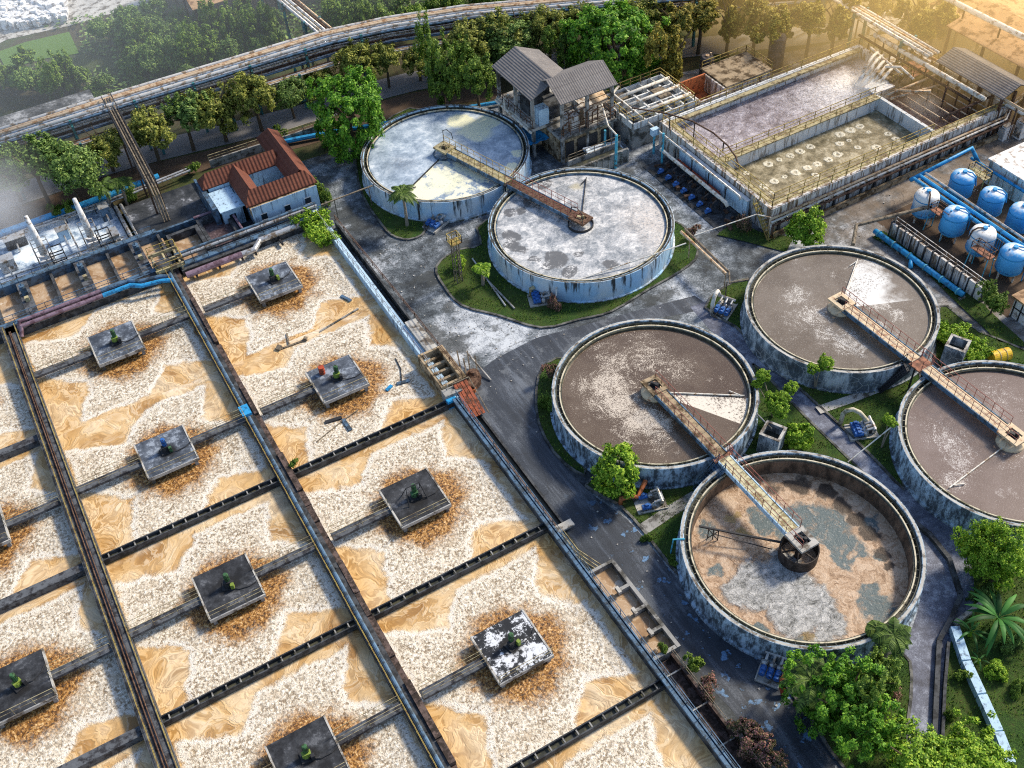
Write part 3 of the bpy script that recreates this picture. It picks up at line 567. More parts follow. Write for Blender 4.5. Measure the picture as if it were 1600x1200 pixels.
# bridges: local x runs from the hub to the rim
def clarifier_bridge(label, c, R, rot, deckm, railm, hub, hubm, arm, armm, L=None, girder='bluesteel'):
    t = thing('clarifier_bridge', label, 'tank bridge', (c[0],c[1],0), rot, 'bridges over the round tanks'); L = L or R+.35; zt = 3.05
    MB().box(.9, L, -.52, .52, zt-.08, zt).build('deck', deckm, t, local=True)
    for s in (-1, 1):
        MB().box(.6, L-.1, s*.60-.05, s*.60+.05, zt-.42, zt+.04).build('girder', M[girder], t, local=True)
        MB().rail([(-.7 if s > 0 else .9, s*.6, zt),(L, s*.6, zt)], 1.05, .95, .04).build('handrail', railm, t, local=True)
    d = MB().box(-1.0,-.55,-.85,.85,zt-.10,zt+.12).box(.55,1.0,-.85,.85,zt-.10,zt+.12).box(-.55,.55,-.85,-.45,zt-.10,zt+.12).box(-.55,.55,.45,.85,zt-.10,zt+.12)
    d.build('drive_platform', deckm if hub != 'drum' else M['concrete_pale'], t, local=True)
    dm = MB().cyl(0,0,zt-.5,zt-.06,.5,n=16).bc(.1,.1,zt-.1,.45,.3,.4,.4).cyl(-.2,-.15,zt-.1,zt+.35,.14,n=10); dm.build('drive_motor', M['dark'] if hub != 'ring' else M['yellow_dull'], t, local=True)
    if hub == 'disc':
        f = MB().lathe([(.001,2.62),(.5,2.6),(1.12,2.38),(1.17,2.25),(1.17,1.9)], 0, 0, 40)
    elif hub == 'ring':
        f = MB().ring(1.28, 1.36, 1.8, 2.42, 0, 0, 48)
    else:
        f = MB().ring(1.46, 1.54, .7, 1.95, 0, 0, 48)
        for k in range(6):
            a = k*PI/3+.2; f.bar((0,0,1.8),(1.48*math.cos(a),1.48*math.sin(a),1.8),.1,.12)
        f.cyl(0,0,.6,2.9,.28,n=12).bar((0,0,1.2),(1.4,0,1.2),.08,.08)
    f.build('feed_well', hubm, t, smooth=hub == 'disc', local=True)
    a, r1, zz = arm; a -= rot; ca, sa = math.cos(a), math.sin(a); mb = MB()
    if hub == 'drum':
        p, q = (ca*1.4,sa*1.4,2.15),(ca*r1,sa*r1,2.15); mb.bar(p, q, .14, .14).bar((ca*2,sa*2,1.0),(ca*(r1-1.2),sa*(r1-1.2),1.5),.06,.06)
        for k in range(3): mb.bar((ca*(r1-1.6+k*.4),sa*(r1-1.6+k*.4),.7),(ca*(r1-1.6+k*.4),sa*(r1-1.6+k*.4),2.15),.06,.06)
        mb.bar((ca*(r1-1.6),sa*(r1-1.6),.8),(ca*(r1-.8),sa*(r1-.8),2.0),.05,.05).bar((ca*(r1-.8),sa*(r1-.8),.8),(ca*(r1-1.6),sa*(r1-1.6),2.0),.05,.05)
    else:
        mb.bar((ca*1.1,sa*1.1,zz+.1),(ca*r1,sa*r1,zz+.1),.09,.14).bar((ca*(r1-1.3)-sa*.5,sa*(r1-1.3)+ca*.5,zz+.12),(ca*(r1-.4),sa*(r1-.4),zz+.16),.07,.1)
    mb.build('skimmer_arm', armm, t, local=True)
    if hub == 'ring':
        MB().tube([(-.9,.8,zt),(-.9,.8,zt+1.5),(-.2,.8,zt+1.9),(.5,.8,zt+1.7),(.7,.8,zt+1.0)], .05, 6).build('davit', M['dark'], t, local=True)
    return t
def av(a, b): return math.atan2(b[1]-a[1], b[0]-a[0])
clarifier_bridge('yellow railed bridge over the tank with cream wedges', CA, 9.62, av(CA,CB), M['yellow_dull'], M['yellow'], 'ring', M['bluesteel'], (ang(CA,641,296), 8.1, 2.2), M['dark'])
clarifier_bridge('red-brown railed bridge over the silvery foam tank', CB, 9.71, av(CB,CA), M['rust'], M['rail_red'], 'ring', M['dark'], (ang(CB,917,272), 8.2, 2.15), M['dark'])
clarifier_bridge('tan decked bridge with rust rails over the white flecked tank', CC, 8.95, av(CC,CF), M['deck_tan'], M['rail_red'], 'disc', M['deck_tan'], (ang(CC,1343,398), 7.6, 2.15), M['white_pipe'])
clarifier_bridge('pale bridge with rust red inner end over the brown tank at the bend', CD, 9.12, av(CD,CE), M['concrete_tan'], M['rail_red'], 'disc', M['deck_tan'], (ang(CD,1172,620), 7.9, 2.1), M['white_pipe'])
clarifier_bridge('yellowish bridge reaching the rusty drum of the drained tank', CE, 9.31, av(CE,CD), M['deck_pale'], M['rail_red'], 'drum', M['drum'], (ang(CE,1088,822), 7.9, 2.1), M['dark'], girder='wall_blue')
clarifier_bridge('tan bridge over the mauve-brown tank at the right edge', CF, 9.15, av(CF,CC), M['deck_tan'], M['rail_red'], 'disc', M['deck_tan'], (ang(CF,1477,768), 7.8, 2.1), M['white_pipe'])
# landings where two bridges meet, with their stairs
def stairs(label, a, b, w, m, n=11, rail='dark', grp=None):
    t = thing('steel_stairs', label, 'stairs', (a[0],a[1],0), 0, grp); A, B = Vector(a), Vector(b); d = (B-A); h = Vector((d.x,d.y,0)).normalized(); sd = Vector((-h.y,h.x,0)); s = MB()
    for k in range(n):
        p = A.lerp(B, (k+.5)/n); s.bar(p-sd*w/2, p+sd*w/2, .26, .05)
    s.build('tread', m, t); g = MB()
    for e in (-1, 1): g.bar(A+sd*e*w/2, B+sd*e*w/2, .06, .2)
    g.build('stringer', M[rail], t); r = MB()
    for e in (-1, 1): r.rail([A+sd*e*w/2, B+sd*e*w/2], .95, 1.0, .045)
    r.build('handrail', M[rail], t); return t
for nm, c1, R1, c2, R2 in (('rusty landing where the two left bridges meet', CD, 9.12, CE, 9.31), ('pinkish landing where the two right bridges meet', CC, 8.95, CF, 9.15), ('dark landing between the two foam tanks', CA, 9.62, CB, 9.71)):
    d = Vector((c2[0]-c1[0],c2[1]-c1[1],0)).normalized(); p = Vector((c1[0],c1[1],0))+d*(R1+.3); q = Vector((c2[0],c2[1],0))-d*(R2+.3)
    t = thing('bridge_landing', nm, 'landing', ((p.x+q.x)/2,(p.y+q.y)/2,0)); mid = (p+q)/2
    MB().bar(p+Vector((0,0,2.92)), q+Vector((0,0,2.92)), 1.7, .14).build('deck', M['deck_rust'] if 'foam' not in nm else M['dark'], t)
    lg = MB(); sd = Vector((-d.y,d.x,0))
    for e in (-1,1): lg.bar(mid+sd*e*.7, mid+sd*e*.7+Vector((0,0,2.85)), .12, .12)
    lg.build('post', M['dark'], t)
    if 'foam' not in nm: MB().rail([p+sd*.8+Vector((0,0,2.99)), q+sd*.8+Vector((0,0,2.99))], 1.0, .8, .045).build('handrail', M['rail_red'], t)
stairs('black grated steel stairs down from the right bridge landing', at3(1418,572,2.9), at3(1372,607,.2), 1.2, M['dark'], 13)
stairs('blue-grey steel stairs down from the left bridge landing', at3(1128,728,2.9), at3(1088,772,.2), 1.1, M['bluesteel'], 11, 'bluesteel')
stairs('yellow ladder stairs between the two foam tanks', at3(803,290,2.9), at3(785,312,.1), .7, M['yellow_dull'], 8, 'yellow')
struct('footpath', strip(MB(), pxs([(1278,641),(1330,623),(1374,606)], .16), .9, .16), M['concrete_pale'], label='narrow footpath across the lawn to the black stairs')
struct('footpath', strip(MB(), pxs([(1003,828),(1045,800),(1088,774)], .16), 1.1, .16), M['concrete'], label='short path to the blue-grey stairs')
# ---------------------------------------------------------------- aeration basin
COLS = [-15.85, .45, 16.85]; ROWS = [85.4-16.25*j for j in range(6)]
WU = [-24.0, -8.05, 8.75, 25.0]; VTOP = 92.9; VBOT = 4.0; ZW, ZT = .72, 1.5
t = thing('aeration_basin', 'large rectangular aeration basin with tan frothing cells', 'basin', (0,45,0))
w = MB().box(WU[1]-.95, WU[1]+.55, VBOT, VTOP+1.0, -1.5, ZT); w.build('wall', M['walk'], t)
MB().box(WU[1]-.95, WU[1]-.55, VBOT, VTOP+1, ZT+.004, ZT+.26).box(WU[1]+.35, WU[1]+.55, VBOT, VTOP+1, ZT+.004, ZT+.10).build('kerb', M['concrete_dark'], t)
MB().box(WU[2]-1.0, WU[2]-.05, VBOT, VTOP+1.0, -1.5, ZT).build('wall', M['concrete_dark'], t)
bs = MB(); y = VBOT
while y < VTOP:
    L = random.uniform(1.4, 5.5); z = random.uniform(-.25, .18); bs.box(WU[2]-.04, WU[2]+.42+random.uniform(-.08,.06), y, y+L-.08, -1.5, ZT+z); y += L
bs.build('wall', M['broken'], t)
e = MB().box(WU[3]-.28, WU[3]+.16, VBOT, 61.0, -1.5, ZT); e.build('wall', M['concrete_dark'], t)
MB().box(WU[3]-.25, WU[3]+.35, 61.0, VTOP+1.5, -1.5, ZT+.15).build('wall', M['wall_blue'], t)
MB().box(WU[3]-.34, WU[3]-.05, 4, 61, ZT+.004, ZT+.22).box(WU[3]+.02, WU[3]+.14, 4, 61, ZT+.004, ZT+.3).build('parapet', M['bluesteel'], t)
MB().box(-30, WU[2]-1.0, VTOP-.2, VTOP+.9, -1.5, ZT).box(WU[2]+.62, WU[3]-.3, VTOP-.5, VTOP+.4, -1.5, ZT).build('wall', M['concrete_dark'], t)
def trough(u0, u1, v, parent, m):
    """cross wall topped by an open launder with stretcher bars"""
    MB().box(u0, u1, v-.28, v+.28, -1.5, 1.06).build('cross_wall', M['launder'], parent)
    MB().box(u0, u1, v-.33, v-.23, .9, 1.42).box(u0, u1, v+.23, v+.33, .9, 1.42).build('trough_side', m, parent)
    s = MB(); n = max(2, int((u1-u0)/1.05))
    for k in range(n): x = u0+(k+.5)*(u1-u0)/n; s.box(x-.05, x+.05, v-.23, v+.23, 1.2, 1.34)
    s.build('stretcher', M['concrete'], parent)
XW = [61.2, 44.9, 28.65, 12.4]
for v in XW:
    trough(WU[1]+.55, WU[2]-1.0, v, t, M['concrete_dark']); trough(WU[2]+.42, WU[3]-.28, v-.05, t, M['concrete_dark'])
for v in (77.4, 61.2, 44.9): MB().box(-30, WU[1]-.95, v-.4, v+.4, -1.5, 1.42).build('cross_wall', M['walk'], t)
r = MB()
for x, a, b in ((WU[1]-.6, VBOT, VTOP), (WU[1]+.5, VBOT, VTOP), (WU[2]-.95, VBOT, VTOP)): r.rail([(x,a,ZT),(x,b,ZT)], .95, 2.0, .035)
r.build('handrail', M['yellow'], t)
MB().rail([(WU[3]+.1,4,ZT+.2),(WU[3]+.1,61,ZT+.2)], .9, 1.4, .045).build('handrail', M['bluesteel'], t)
MB().rail([(WU[3]-.2,62,ZT+.15),(WU[3]-.2,VTOP,ZT+.15)], .9, 1.4, .045).build('handrail', M['steel'], t)
# pipes along the dividing walls
p = thing('service_pipe', 'dark blue pipe along the middle dividing wall of the basin', 'pipe', (WU[2]-.45,50,ZT)); MB().tube([(WU[2]-.62,VBOT,ZT+.2),(WU[2]-.62,VTOP,ZT+.2)], .17, 10).build('pipe', M['bluesteel'], p)
for k in range(22): MB().box(WU[2]-.9, WU[2]-.3, 6+k*4, 6.15+k*4, ZT, ZT+.12).build('saddle', M['dark'], p)
p = thing('service_pipe', 'thin rust-red conduit along the left dividing wall of the basin', 'pipe', (WU[1]-.3,50,ZT)); MB().tube([(WU[1]-.35,VBOT,ZT+.1),(WU[1]-.35,60,ZT+.1),(WU[1]-.25,VTOP,ZT+.1)], .06, 8).tube([(WU[1]-.12,VBOT,ZT+.1),(WU[1]-.12,VTOP,ZT+.1)], .045, 8).build('pipe', M['rust'], p)
p = thing('valve_box', 'small blue steel plate on the middle dividing wall', 'box', (WU[2]-.5,69.5,ZT)); MB().box(WU[2]-1.1,WU[2]-.25,69.0,70.3,ZT+.36,ZT+.62).build('lid', M['bluepipe'], p)
# the liquid, one sheet per aerator
for i, u in enumerate(COLS):
    for j, v in enumerate(ROWS):
        if i == 0 and j == 0: pass
        a0, a1 = WU[i]-u, WU[i+1]-u
        b1 = (VTOP-v) if j == 0 else 8.125; b0 = -8.125
        n = 24; mb = MB(); vs = []; fs = []
        for q in range(n+1):
            for s in range(n+1): vs.append((a0+(a1-a0)*s/n, b0+(b1-b0)*q/n, ZW))
        for q in range(n):
            for s in range(n): k = q*(n+1)+s; fs.append((k,k+1,k+n+2,k+n+1))
        mb.add(vs, fs); o = mb.build('water', M['aer_warm'] if i == 2 or j >= 3 else M['aer'], None, True, local=True); o.location = (u,v,0)
        tag(o, 'frothing tan liquor around one aerator platform', None, None, 'structure')
# platforms, walkways and motors
def platform(i, j, m, lab):
    u, v = COLS[i], ROWS[j]
    t = thing('aerator_platform', lab, 'platform', (u,v,0), 0, 'aerator platforms in the basin'); h = 2.24
    dk = MB().box(-h, h, -h, h, 1.42, 1.72).build('deck', m, t, local=True)
    MB().box(-h-.03, h+.03, -h-.05, -h+.05, 1.40, 1.735).box(-h-.05, -h+.09, -h+.09, h+.03, 1.38, 1.755).box(h-.09, h+.05, -h+.09, h+.03, 1.38, 1.755).build('edge_beam', M['concrete_pale'], dk, local=True)
    for a in (-1,1):
        for b in (-1,1): MB().box(a*1.95-.15,a*1.95+.15,b*1.95-.15,b*1.95+.15,-1.2,1.42).build('leg', M['concrete'], t, local=True)
    MB().rail([(-h,-h+.1,1.72),(h,-h+.1,1.72)], .9, 1.5, .035).build('handrail', M['yellow_dull'], t, local=True)
    return t
def walkway(x0, x1, v, lab):
    t = thing('walkway', lab, 'walkway', ((x0+x1)/2,v,0), 0, 'walkways to the aerator platforms')
    MB().box(x0, x1, v-.38, v+.38, 1.30, 1.56).build('slab', M['walk'], t)
    MB().rail([(x0,v+.35,1.56),(x1,v+.35,1.56)], .95, 2.2, .03).rail([(x0,v-.35,1.56),(x1,v-.35,1.56)], .95, 2.2, .03).build('handrail', M['yellow_dull'], t)
CN = ['leftmost', 'middle', 'right']; 
DESC = {(2,0):('blue-grey square aerator platform', 'deck_skylit'), (2,1):('oil-stained aerator platform', 'deck_skylit'), (2,2):('black square aerator platform', 'deck_black'), (2,3):('white crusted aerator platform', 'deck_crust'),
        (1,0):('grey-blue aerator platform', 'deck_skylit'), (1,1):('grey oil-blotted aerator platform', 'deck_skylit'), (1,2):('black aerator platform', 'deck_black'), (1,3):('black aerator platform', 'deck_black')}
def motor(i, j, lab, style):
    t = thing('aerator_motor', lab, 'aerator motor', (COLS[i], ROWS[j], 1.72), random.uniform(-.5,.5), 'motors on the aerator platforms')
    k = .74
    MB().bc(0,0,.0,1.15*k,1.15*k,.10).cyl(0,0,.1,.22,.42*k,n=20).build('base_plate', M['dark'], t, local=True)
    MB().cyl(0,0,.22,.52,.36*k,.30*k,n=18).bc(.05,0,.30,.85*k,.5*k,.34).build('gearbox', M[style[0]], t, local=True)
    mm = MB().cyl(.1,.12,.62,1.35,.25*k,n=18).cyl(.1,.12,1.35,1.47,.28*k,.2*k,n=18)
    for q in range(12): a = q*PI/6; mm.bar((.1+.25*k*math.cos(a),.12+.25*k*math.sin(a),.66),(.1+.25*k*math.cos(a),.12+.25*k*math.sin(a),1.32),.04,.06)
    mo = mm.build('motor', M[style[1]], t, local=True)
    MB().bc(.42,-.3,.1,.26,.3,.5).build('terminal_box', M[style[2]], mo, local=True)
    MB().tube([(.42,-.3,.15),(.9,-.5,.06),(1.7,-.4,.06),(2.2,-.1,.06)], .045, 6).build('cable', M['dark'], t, local=True)
for i in range(3):
    for j in range(5):
        if i == 0 and j == 0: continue
        d, m = DESC.get((i,j), ('dark square aerator platform', 'deck_black'))
        platform(i, j, M[m], f'{d}, {ORD[j]} from the far end of the {CN[i]} row')
        motor(i, j, f'{"blue" if (i,j) == (1,1) else "green"} motor on the {ORD[j]} platform from the far end of the {CN[i]} row', [('green_motor','green_motor','dark'),('lime','green_motor','dark'),('dark','green_motor','lime')][(i+j*2) % 3] if (i,j) != (1,1) else ('dark','blue_motor','green_motor'))
        u, v = COLS[i], ROWS[j]
        if i == 0: walkway(u+2.25, WU[1]-.95, v-.25, f'concrete walkway right of the {ORD[j]} platform in the leftmost row'); walkway(-30, u-2.25, v-.25, f'concrete walkway left of the {ORD[j]} platform in the leftmost row')
        if i == 1: walkway(u+2.25, WU[2]-1.0, v+.1, f'concrete walkway right of the {ORD[j]} platform in the middle row'); walkway(WU[1]+.55, u-2.25, v+.1, f'concrete walkway left of the {ORD[j]} platform in the middle row')
        if i == 2: walkway(WU[2]+.62, u-2.25, v+.1, f'concrete walkway left of the {ORD[j]} platform in the right row')
fr = thing('lifting_frame', 'dark tubular lifting frame over the third motor of the right row', 'frame', (COLS[2],ROWS[2],1.72)); f = MB()
for a in (-1,1): f.tube([(COLS[2]+a*.85,ROWS[2]-.7,1.74),(COLS[2]+a*.6,ROWS[2],3.3),(COLS[2]+a*.85,ROWS[2]+.7,1.74)], .045, 6)
f.tube([(COLS[2]-.6,ROWS[2],3.3),(COLS[2]+.6,ROWS[2],3.3)], .05, 6).build('tube_frame', M['dark'], fr)
rb = thing('oil_drum', 'red barrel on the second platform of the right row', 'barrel', (COLS[2]-.9,ROWS[1]+1.3,1.72)); MB().lathe([(.001,0),(.28,0),(.28,.28),(.30,.3),(.28,.32),(.28,.58),(.30,.6),(.28,.62),(.28,.86),(.001,.86)],0,0,20).build('drum', M['red'], rb, local=True)
# wreckage floating in the far right cell
for k, (px, py, qx, qy, lab, m) in enumerate([(434,547,480,530,'long broken beam floating in the far right cell','wood'),(448,521,452,540,'short upright stick of the floating beam','wood'),(500,518,560,482,'grey pole floating below the first right platform','concrete'),(508,660,534,652,'dark plank floating beside the left wall of the far right cell','dark'),(536,655,548,672,'blue-grey plank near the second right platform','bluesteel'),(604,610,612,602,'small blue board right of the second right platform','bluepipe'),(620,600,640,594,'blue plank afloat near the tan channel box','bluesteel'),(533,462,548,470,'blue sliver of board in the far right cell','bluesteel'),(495,690,560,640,'thin curved hose floating above the cross wall','wood'),(618,560,628,600,'thin dark cable trailing into the water','dark')]):
    a, b = at3(px,py,ZW+.06), at3(qx,qy,ZW+.10); o = thing('drift_board', lab, 'debris', (a[0],a[1],ZW))
    mb = MB(); wd = .10 if k in (8,9) else (.34 if 'plank' in lab or 'board' in lab else .16)
    if k in (8,9): mb.tube([a, ((a[0]+b[0])/2+.3,(a[1]+b[1])/2+.2,ZW+.08), b], .05, 6)
    else: mb.bar(a, b, wd, .12)
    if k == 0: mb.bar(a, (a[0]+.4,a[1]+.3,ZW+.2), .5, .3).bar(b, (b[0]-.3,b[1]+.2,ZW+.2), .4, .3)
    mb.build('board', M[m], o)
# rubble scum islands round the wreckage
# ---- right flank: long pipe trench, weir boxes, channel head
tr = thing('pipe_trench', 'sunken dark trench with a pipe along the right basin wall', 'trench', (26.0,52,0))
MB().box(26.35,26.55,44.5,61,-.6,.34).build('kerb', M['concrete_dark'], tr); MB().box(25.18,26.34,20,61,.004,.03).build('bed', M['launder'], tr)
MB().tube([(25.75,44,.25),(25.75,60.5,.25)], .14, 8).build('pipe', M['rust'], tr)
wb = thing('weir_boxes', 'stepped concrete weir boxes with tan water beside the road', 'weir', (26.5,34,0)); f = MB(); z1 = .95
f.box(25.2,27.7,39.3,39.55,-.2,z1).box(27.45,27.75,30.5,39.3,-.2,z1)
for v in (36.9, 34.7, 32.6): f.box(26.45,27.44,v-.14,v+.14,-.2,z1)
f.box(25.2,27.4,30.5,30.8,-.2,z1); f.build('wall', M['concrete'], wb)
for v in (36.9, 34.7, 32.6): MB().box(26.35,26.62,v-.3,v+.3,z1-.2,z1+.12).build('sluice_frame', M['concrete_pale'], wb)
struct('water', MB().sheet([(25.2,30.8),(27.45,30.8),(27.45,39.3),(25.2,39.3)], .35), M['tanwater'], label='tan water in the weir boxes')
ch = thing('outfall_channel', 'narrow brown channel with thin white crossbars beside the road', 'channel', (26.2,20,0)); f = MB().box(25.2,25.4,4,30.4,-.2,.8).box(26.75,26.95,4,30.4,-.2,.8); f.build('wall', M['broken'], ch)
f = MB()
for k in range(8): f.box(25.4,26.75,29-k*3.1,29.1-k*3.1,.66,.78)
f.build('crossbar', M['concrete_pale'], ch); MB().rail([(26.85,4,.8),(26.85,30.4,.8)], .8, 1.6, .04).build('handrail', M['wood'], ch); MB().box(25.41,26.74,4,30.4,.02,.2).build('bed', M['broken'], ch)
yl = thing('pipe_bundle', 'bent yellowish pipes in the trench above the weir boxes', 'pipes', (26,42,0)); f = MB()
for k in range(3): f.tube([(25.5+k*.25,44.5,.5),(25.5+k*.25,42,.5),(25.9+k*.3,40.6,.5),(26.3+k*.3,39.8,.3)], .05, 6)
f.build('pipe', M['yellow_dull'], yl)
sl = thing('concrete_slab', 'pale slab spanning the trench above the weir boxes', 'slab', (26,45,0)); MB().box(25.2,27.1,44.2,44.9,.35,.55).build('slab', M['concrete_pale'], sl)
# channel head box, chute and red plates at the bend
b = thing('channel_box', 'tan crusted open box on the corner of the basin wall', 'channel box', (25.3,65,0)); z1 = 2.3
f = MB().box(24.3,24.55,62.3,67.2,-1,z1).box(26.35,26.9,62.3,67.2,-.02,z1).box(24.55,26.35,66.95,67.2,-1,z1).box(24.55,26.35,62.3,62.55,-1,z1); f.build('wall', M['concrete_tan'], b)
f = MB()
for v in (63.6,64.6,65.6,66.4): f.box(24.56,26.34,v-.14,v+.14,.2,1.85)
f.build('baffle', M['concrete_tan'], b); MB().box(24.56,26.34,62.56,66.94,.1,.9).build('bed', M['rust'], b)
b = thing('flat_duct', 'pale flat-topped duct along the basin wall above the tan box', 'duct', (25.9,69.5,0)); MB().box(25.38,26.5,67.25,72.2,-.02,2.0).build('duct', M['concrete_pale'], b); MB().box(25.38,25.62,72.2,92,-.02,1.0).box(26.3,26.5,72.2,92,-.02,1.0).build('channel_side', M['concrete_dark'], b); MB().rail([(26.5,62.4,2.3),(26.5,72.2,2.0),(26.45,92,1.0)], .7, 2.4, .06).build('handrail', M['rust'], b)
b = thing('outlet_box', 'blue-grey step box below the tan channel box', 'box', (25,61.8,0)); MB().box(24.2,25.9,61.3,62.25,-1,2.0).build('box', M['concrete'], b); MB().bc(24.6,61.1,0,.9,.5,1.7).build('chute', M['bluepipe'], b)
b = thing('red_plates', 'sloping stack of ribbed red plates at the corner of the basin', 'plates', (26.2,60.5,0)); f = MB()
for k in range(4): f.bar((25.5+k*.36,62.1,2.2),(25.6+k*.36,58.9,.6),.30,.08)
f.build('plate', M['brick_red'], b); MB().bar((25.3,62.1,2.32),(27.0,62.1,2.32),.1,.1).bar((27.0,62.1,2.3),(27.1,58.7,.6),.08,.08).build('frame', M['wood'], b)
b = thing('scrap_heap', 'rusty worn machine with leaning poles on the road corner', 'scrap', at(738,590)); gx, gy = at(740,592); f = MB().cyl(gx,gy,.1,.8,.75,.6,n=18).cyl(gx,gy,.8,1.1,.45,.3,n=18).bc(gx-.5,gy-.9,.05,1.2,1.0,.7,.5); f.build('machine_body', M['rust'], b)
f = MB()
for px, py, qx, qy, h in ((714,548,722,588,1.6),(724,560,732,600,1.4),(730,548,736,590,1.7),(742,556,748,596,1.3)): f.bar(at3(px,py,h), at3(qx,qy,.2), .13, .13)
f.build('pole', M['wood'], b); MB().cyl(gx-.9,gy-1.2,.0,.5,.5,n=16).build('bucket', M['orange'], b)
b = thing('fallen_pole', 'pale pole lying on the road beside the scrap', 'pole', at(748,570)); MB().tube([at3(728,549,1.0),at3(767,594,.12)], .09, 8).build('pole', M['concrete_pale'], b)

# ---------------------------------------------------------------- inlet works above the basin
t = thing('inlet_channel', 'row of small inlet cells with tan water along the top of the basin', 'channel', (2,96.5,0)); f = MB()
f.box(-9.5,WU[2]+.3,100.2,100.9,-1,1.6).box(-9.5,WU[2]+.3,93.85,94.5,-1,1.55); f.build('wall', M['bluesteel'], t); f = MB()
for u in (-8.6,-5.6,-2.6,.4,3.4,6.3,9.0): f.box(u-.14,u+.14,94.5,100.2,-1,1.3)
f.build('divider', M['concrete_dark'], t)
for u in (-5.6,.4,6.3): MB().box(u-.55,u+.55,94.5,100.2,1.32,1.5).build('walkway', M['walk'], t)
for u in (-5.6,.4,6.3):
    g = thing('sluice_gate', f'blue-grey sluice gear on the {ORD[int((u+5.6)/5.9+.5)]} catwalk of the inlet cells from the left', 'sluice gate', (u,98,1.5)); MB().bc(0,0,0,.6,.5,.9).cyl(0,0,.9,1.5,.06,n=8).cyl(0,0,1.1,1.16,.3,n=16).build('gear', M['bluesteel'], g, local=True); MB().bc(0,-1.2,0,.4,.4,.5).build('motor', M['yellow_dull'], g, local=True)
MB().rail([(-9,94.2,1.55),(8.6,94.2,1.55)], .95, 1.6, .05).rail([(-9,100.3,1.6),(8.6,100.3,1.6)], .95, 1.6, .05).build('handrail', M['bluesteel'], t)
struct('water', MB().sheet([(-9.5,94.3),(9.4,94.3),(9.4,100.3),(-9.5,100.3)], .55), M['tanwater'], label='tan water in the inlet cells')
for k, (dv, z, mt, lab) in enumerate(((93.45,1.95,'purple','faded violet pipe along the top wall of the middle basin row'),(92.6,2.0,'purple','lower violet pipe along the top wall of the middle basin row'))):
    p = thing('service_pipe', lab, 'pipe', (0,dv,0)); MB().tube([(-7.4,dv-.5,1.2),(-7.0,dv,z),(1.2,dv,z)], .24, 10).build('pipe', M[mt], p)
    MB().tube([(1.2,dv,z),(4.0,dv,z),(5.0,dv-.75,z),(7.0,dv-1.15,z),(8.0,dv-1.5,z-.1)], .24, 10).build('pipe_end', M['bluepipe'] if k else M['bluesteel'], p); f = MB()
    for u in (-6,-3,0,3): f.box(u-.12,u+.12,dv-.3,dv+.3,1.4,z-.15)
    f.build('saddle', M['dark'], p)
g = thing('gate_frame', 'yellowish timber-like gate frame where the inlet meets the middle wall', 'gate', (9.0,93.5,0)); f = MB()
for a in (7.2,8.4,9.6): f.box(a-.1,a+.1,92.6,96.0,1.5,2.1)
for a in (92.8,94.2,95.8): f.box(6.9,9.9,a-.1,a+.1,1.9,2.3)
f.build('beam', M['yellow_dull'], g); MB().bc(8.0,93.5,1.5,1.5,1.2,.9).build('box', M['concrete_dark'], g); MB().rail([(7,92.6,2.1),(9.9,92.6,2.1),(9.9,96,2.1),(7,96,2.1)], 1.0, 1.2, .06).build('handrail', M['yellow'], g)
# right part of the inlet works
t = thing('inlet_tank', 'square tank of purple-brown water with a blue pipe rim', 'tank', (15.1,97,0)); MB().box(13.3,13.7,93.9,99.9,-1,1.5).box(16.4,16.9,93.9,99.9,-1,1.5).box(13.7,16.4,99.4,99.9,-1,1.5).box(13.7,16.4,93.9,94.3,-1,1.5).build('wall', M['concrete_dark'], t)
MB().tube([(13.2,100.1,1.75),(16.8,100.1,1.75),(17.1,99.6,1.75),(17.1,94.5,1.75)], .15, 8).build('rim_pipe', M['purple'], t); struct('water', MB().sheet([(13.6,94.2),(16.5,94.2),(16.5,99.5),(13.6,99.5)], .9), M['brownwater'], label='purple-brown water in the square tank')
t = thing('inlet_tank', 'tan open cell between the yellow gate and the purple-brown tank', 'tank', (11.4,97,0)); MB().box(9.7,10.1,94,99.2,-1,1.5).box(12.8,13.25,94,99.2,-1,1.5).box(10.1,12.8,98.8,99.2,-1,1.5).box(9.7,13.25,93.4,94,-1,1.5).build('wall', M['concrete_dark'], t); struct('water', MB().sheet([(10,93.9),(12.9,93.9),(12.9,98.9),(10,98.9)], .6), M['tanwater'], label='tan water in the open cell')
t = thing('blue_deck', 'dark blue-grey deck with railings along the top of the right basin row', 'deck', (18,93.4,0)); MB().box(9.4,25.2,92.9,93.75,.2,1.7).build('deck', M['bluesteel'], t); MB().rail([(9.4,93.7,1.7),(25,93.7,1.7)], .95, 1.5, .045).rail([(9.4,93.0,1.7),(25,93.0,1.7)], .95, 1.5, .045).build('handrail', M['dark'], t)
p = thing('service_pipe', 'thick pipe violet at one end and pale at the other along the right basin row', 'pipe', (14,91,0)); MB().tube([(9.5,91.4,1.6),(15.6,91.4,1.6)], .34, 12).build('violet_length', M['purple'], p); MB().tube([(15.6,91.4,1.6),(17.0,91.4,1.6),(18.0,92.3,1.8),(25.0,92.4,1.8)], .32, 12).build('pale_length', M['steel'], p)
f = MB()
for u in (10.5,13,15.5,17,20,23): f.box(u-.1,u+.1,91.1,92.9,1.0,1.3)
f.build('bracket', M['dark'], p)
for k, (dv, z) in enumerate(((94.3,1.95),(94.75,2.0))):
    p = thing('service_pipe', ['lower','upper'][k]+' blue-grey pipe running past the house front', 'pipe', (18,dv,0)); MB().tube([(9.4,dv,z),(25.4,dv,z)], .17, 8).build('pipe', M['bluesteel' if k else 'steel'], p)
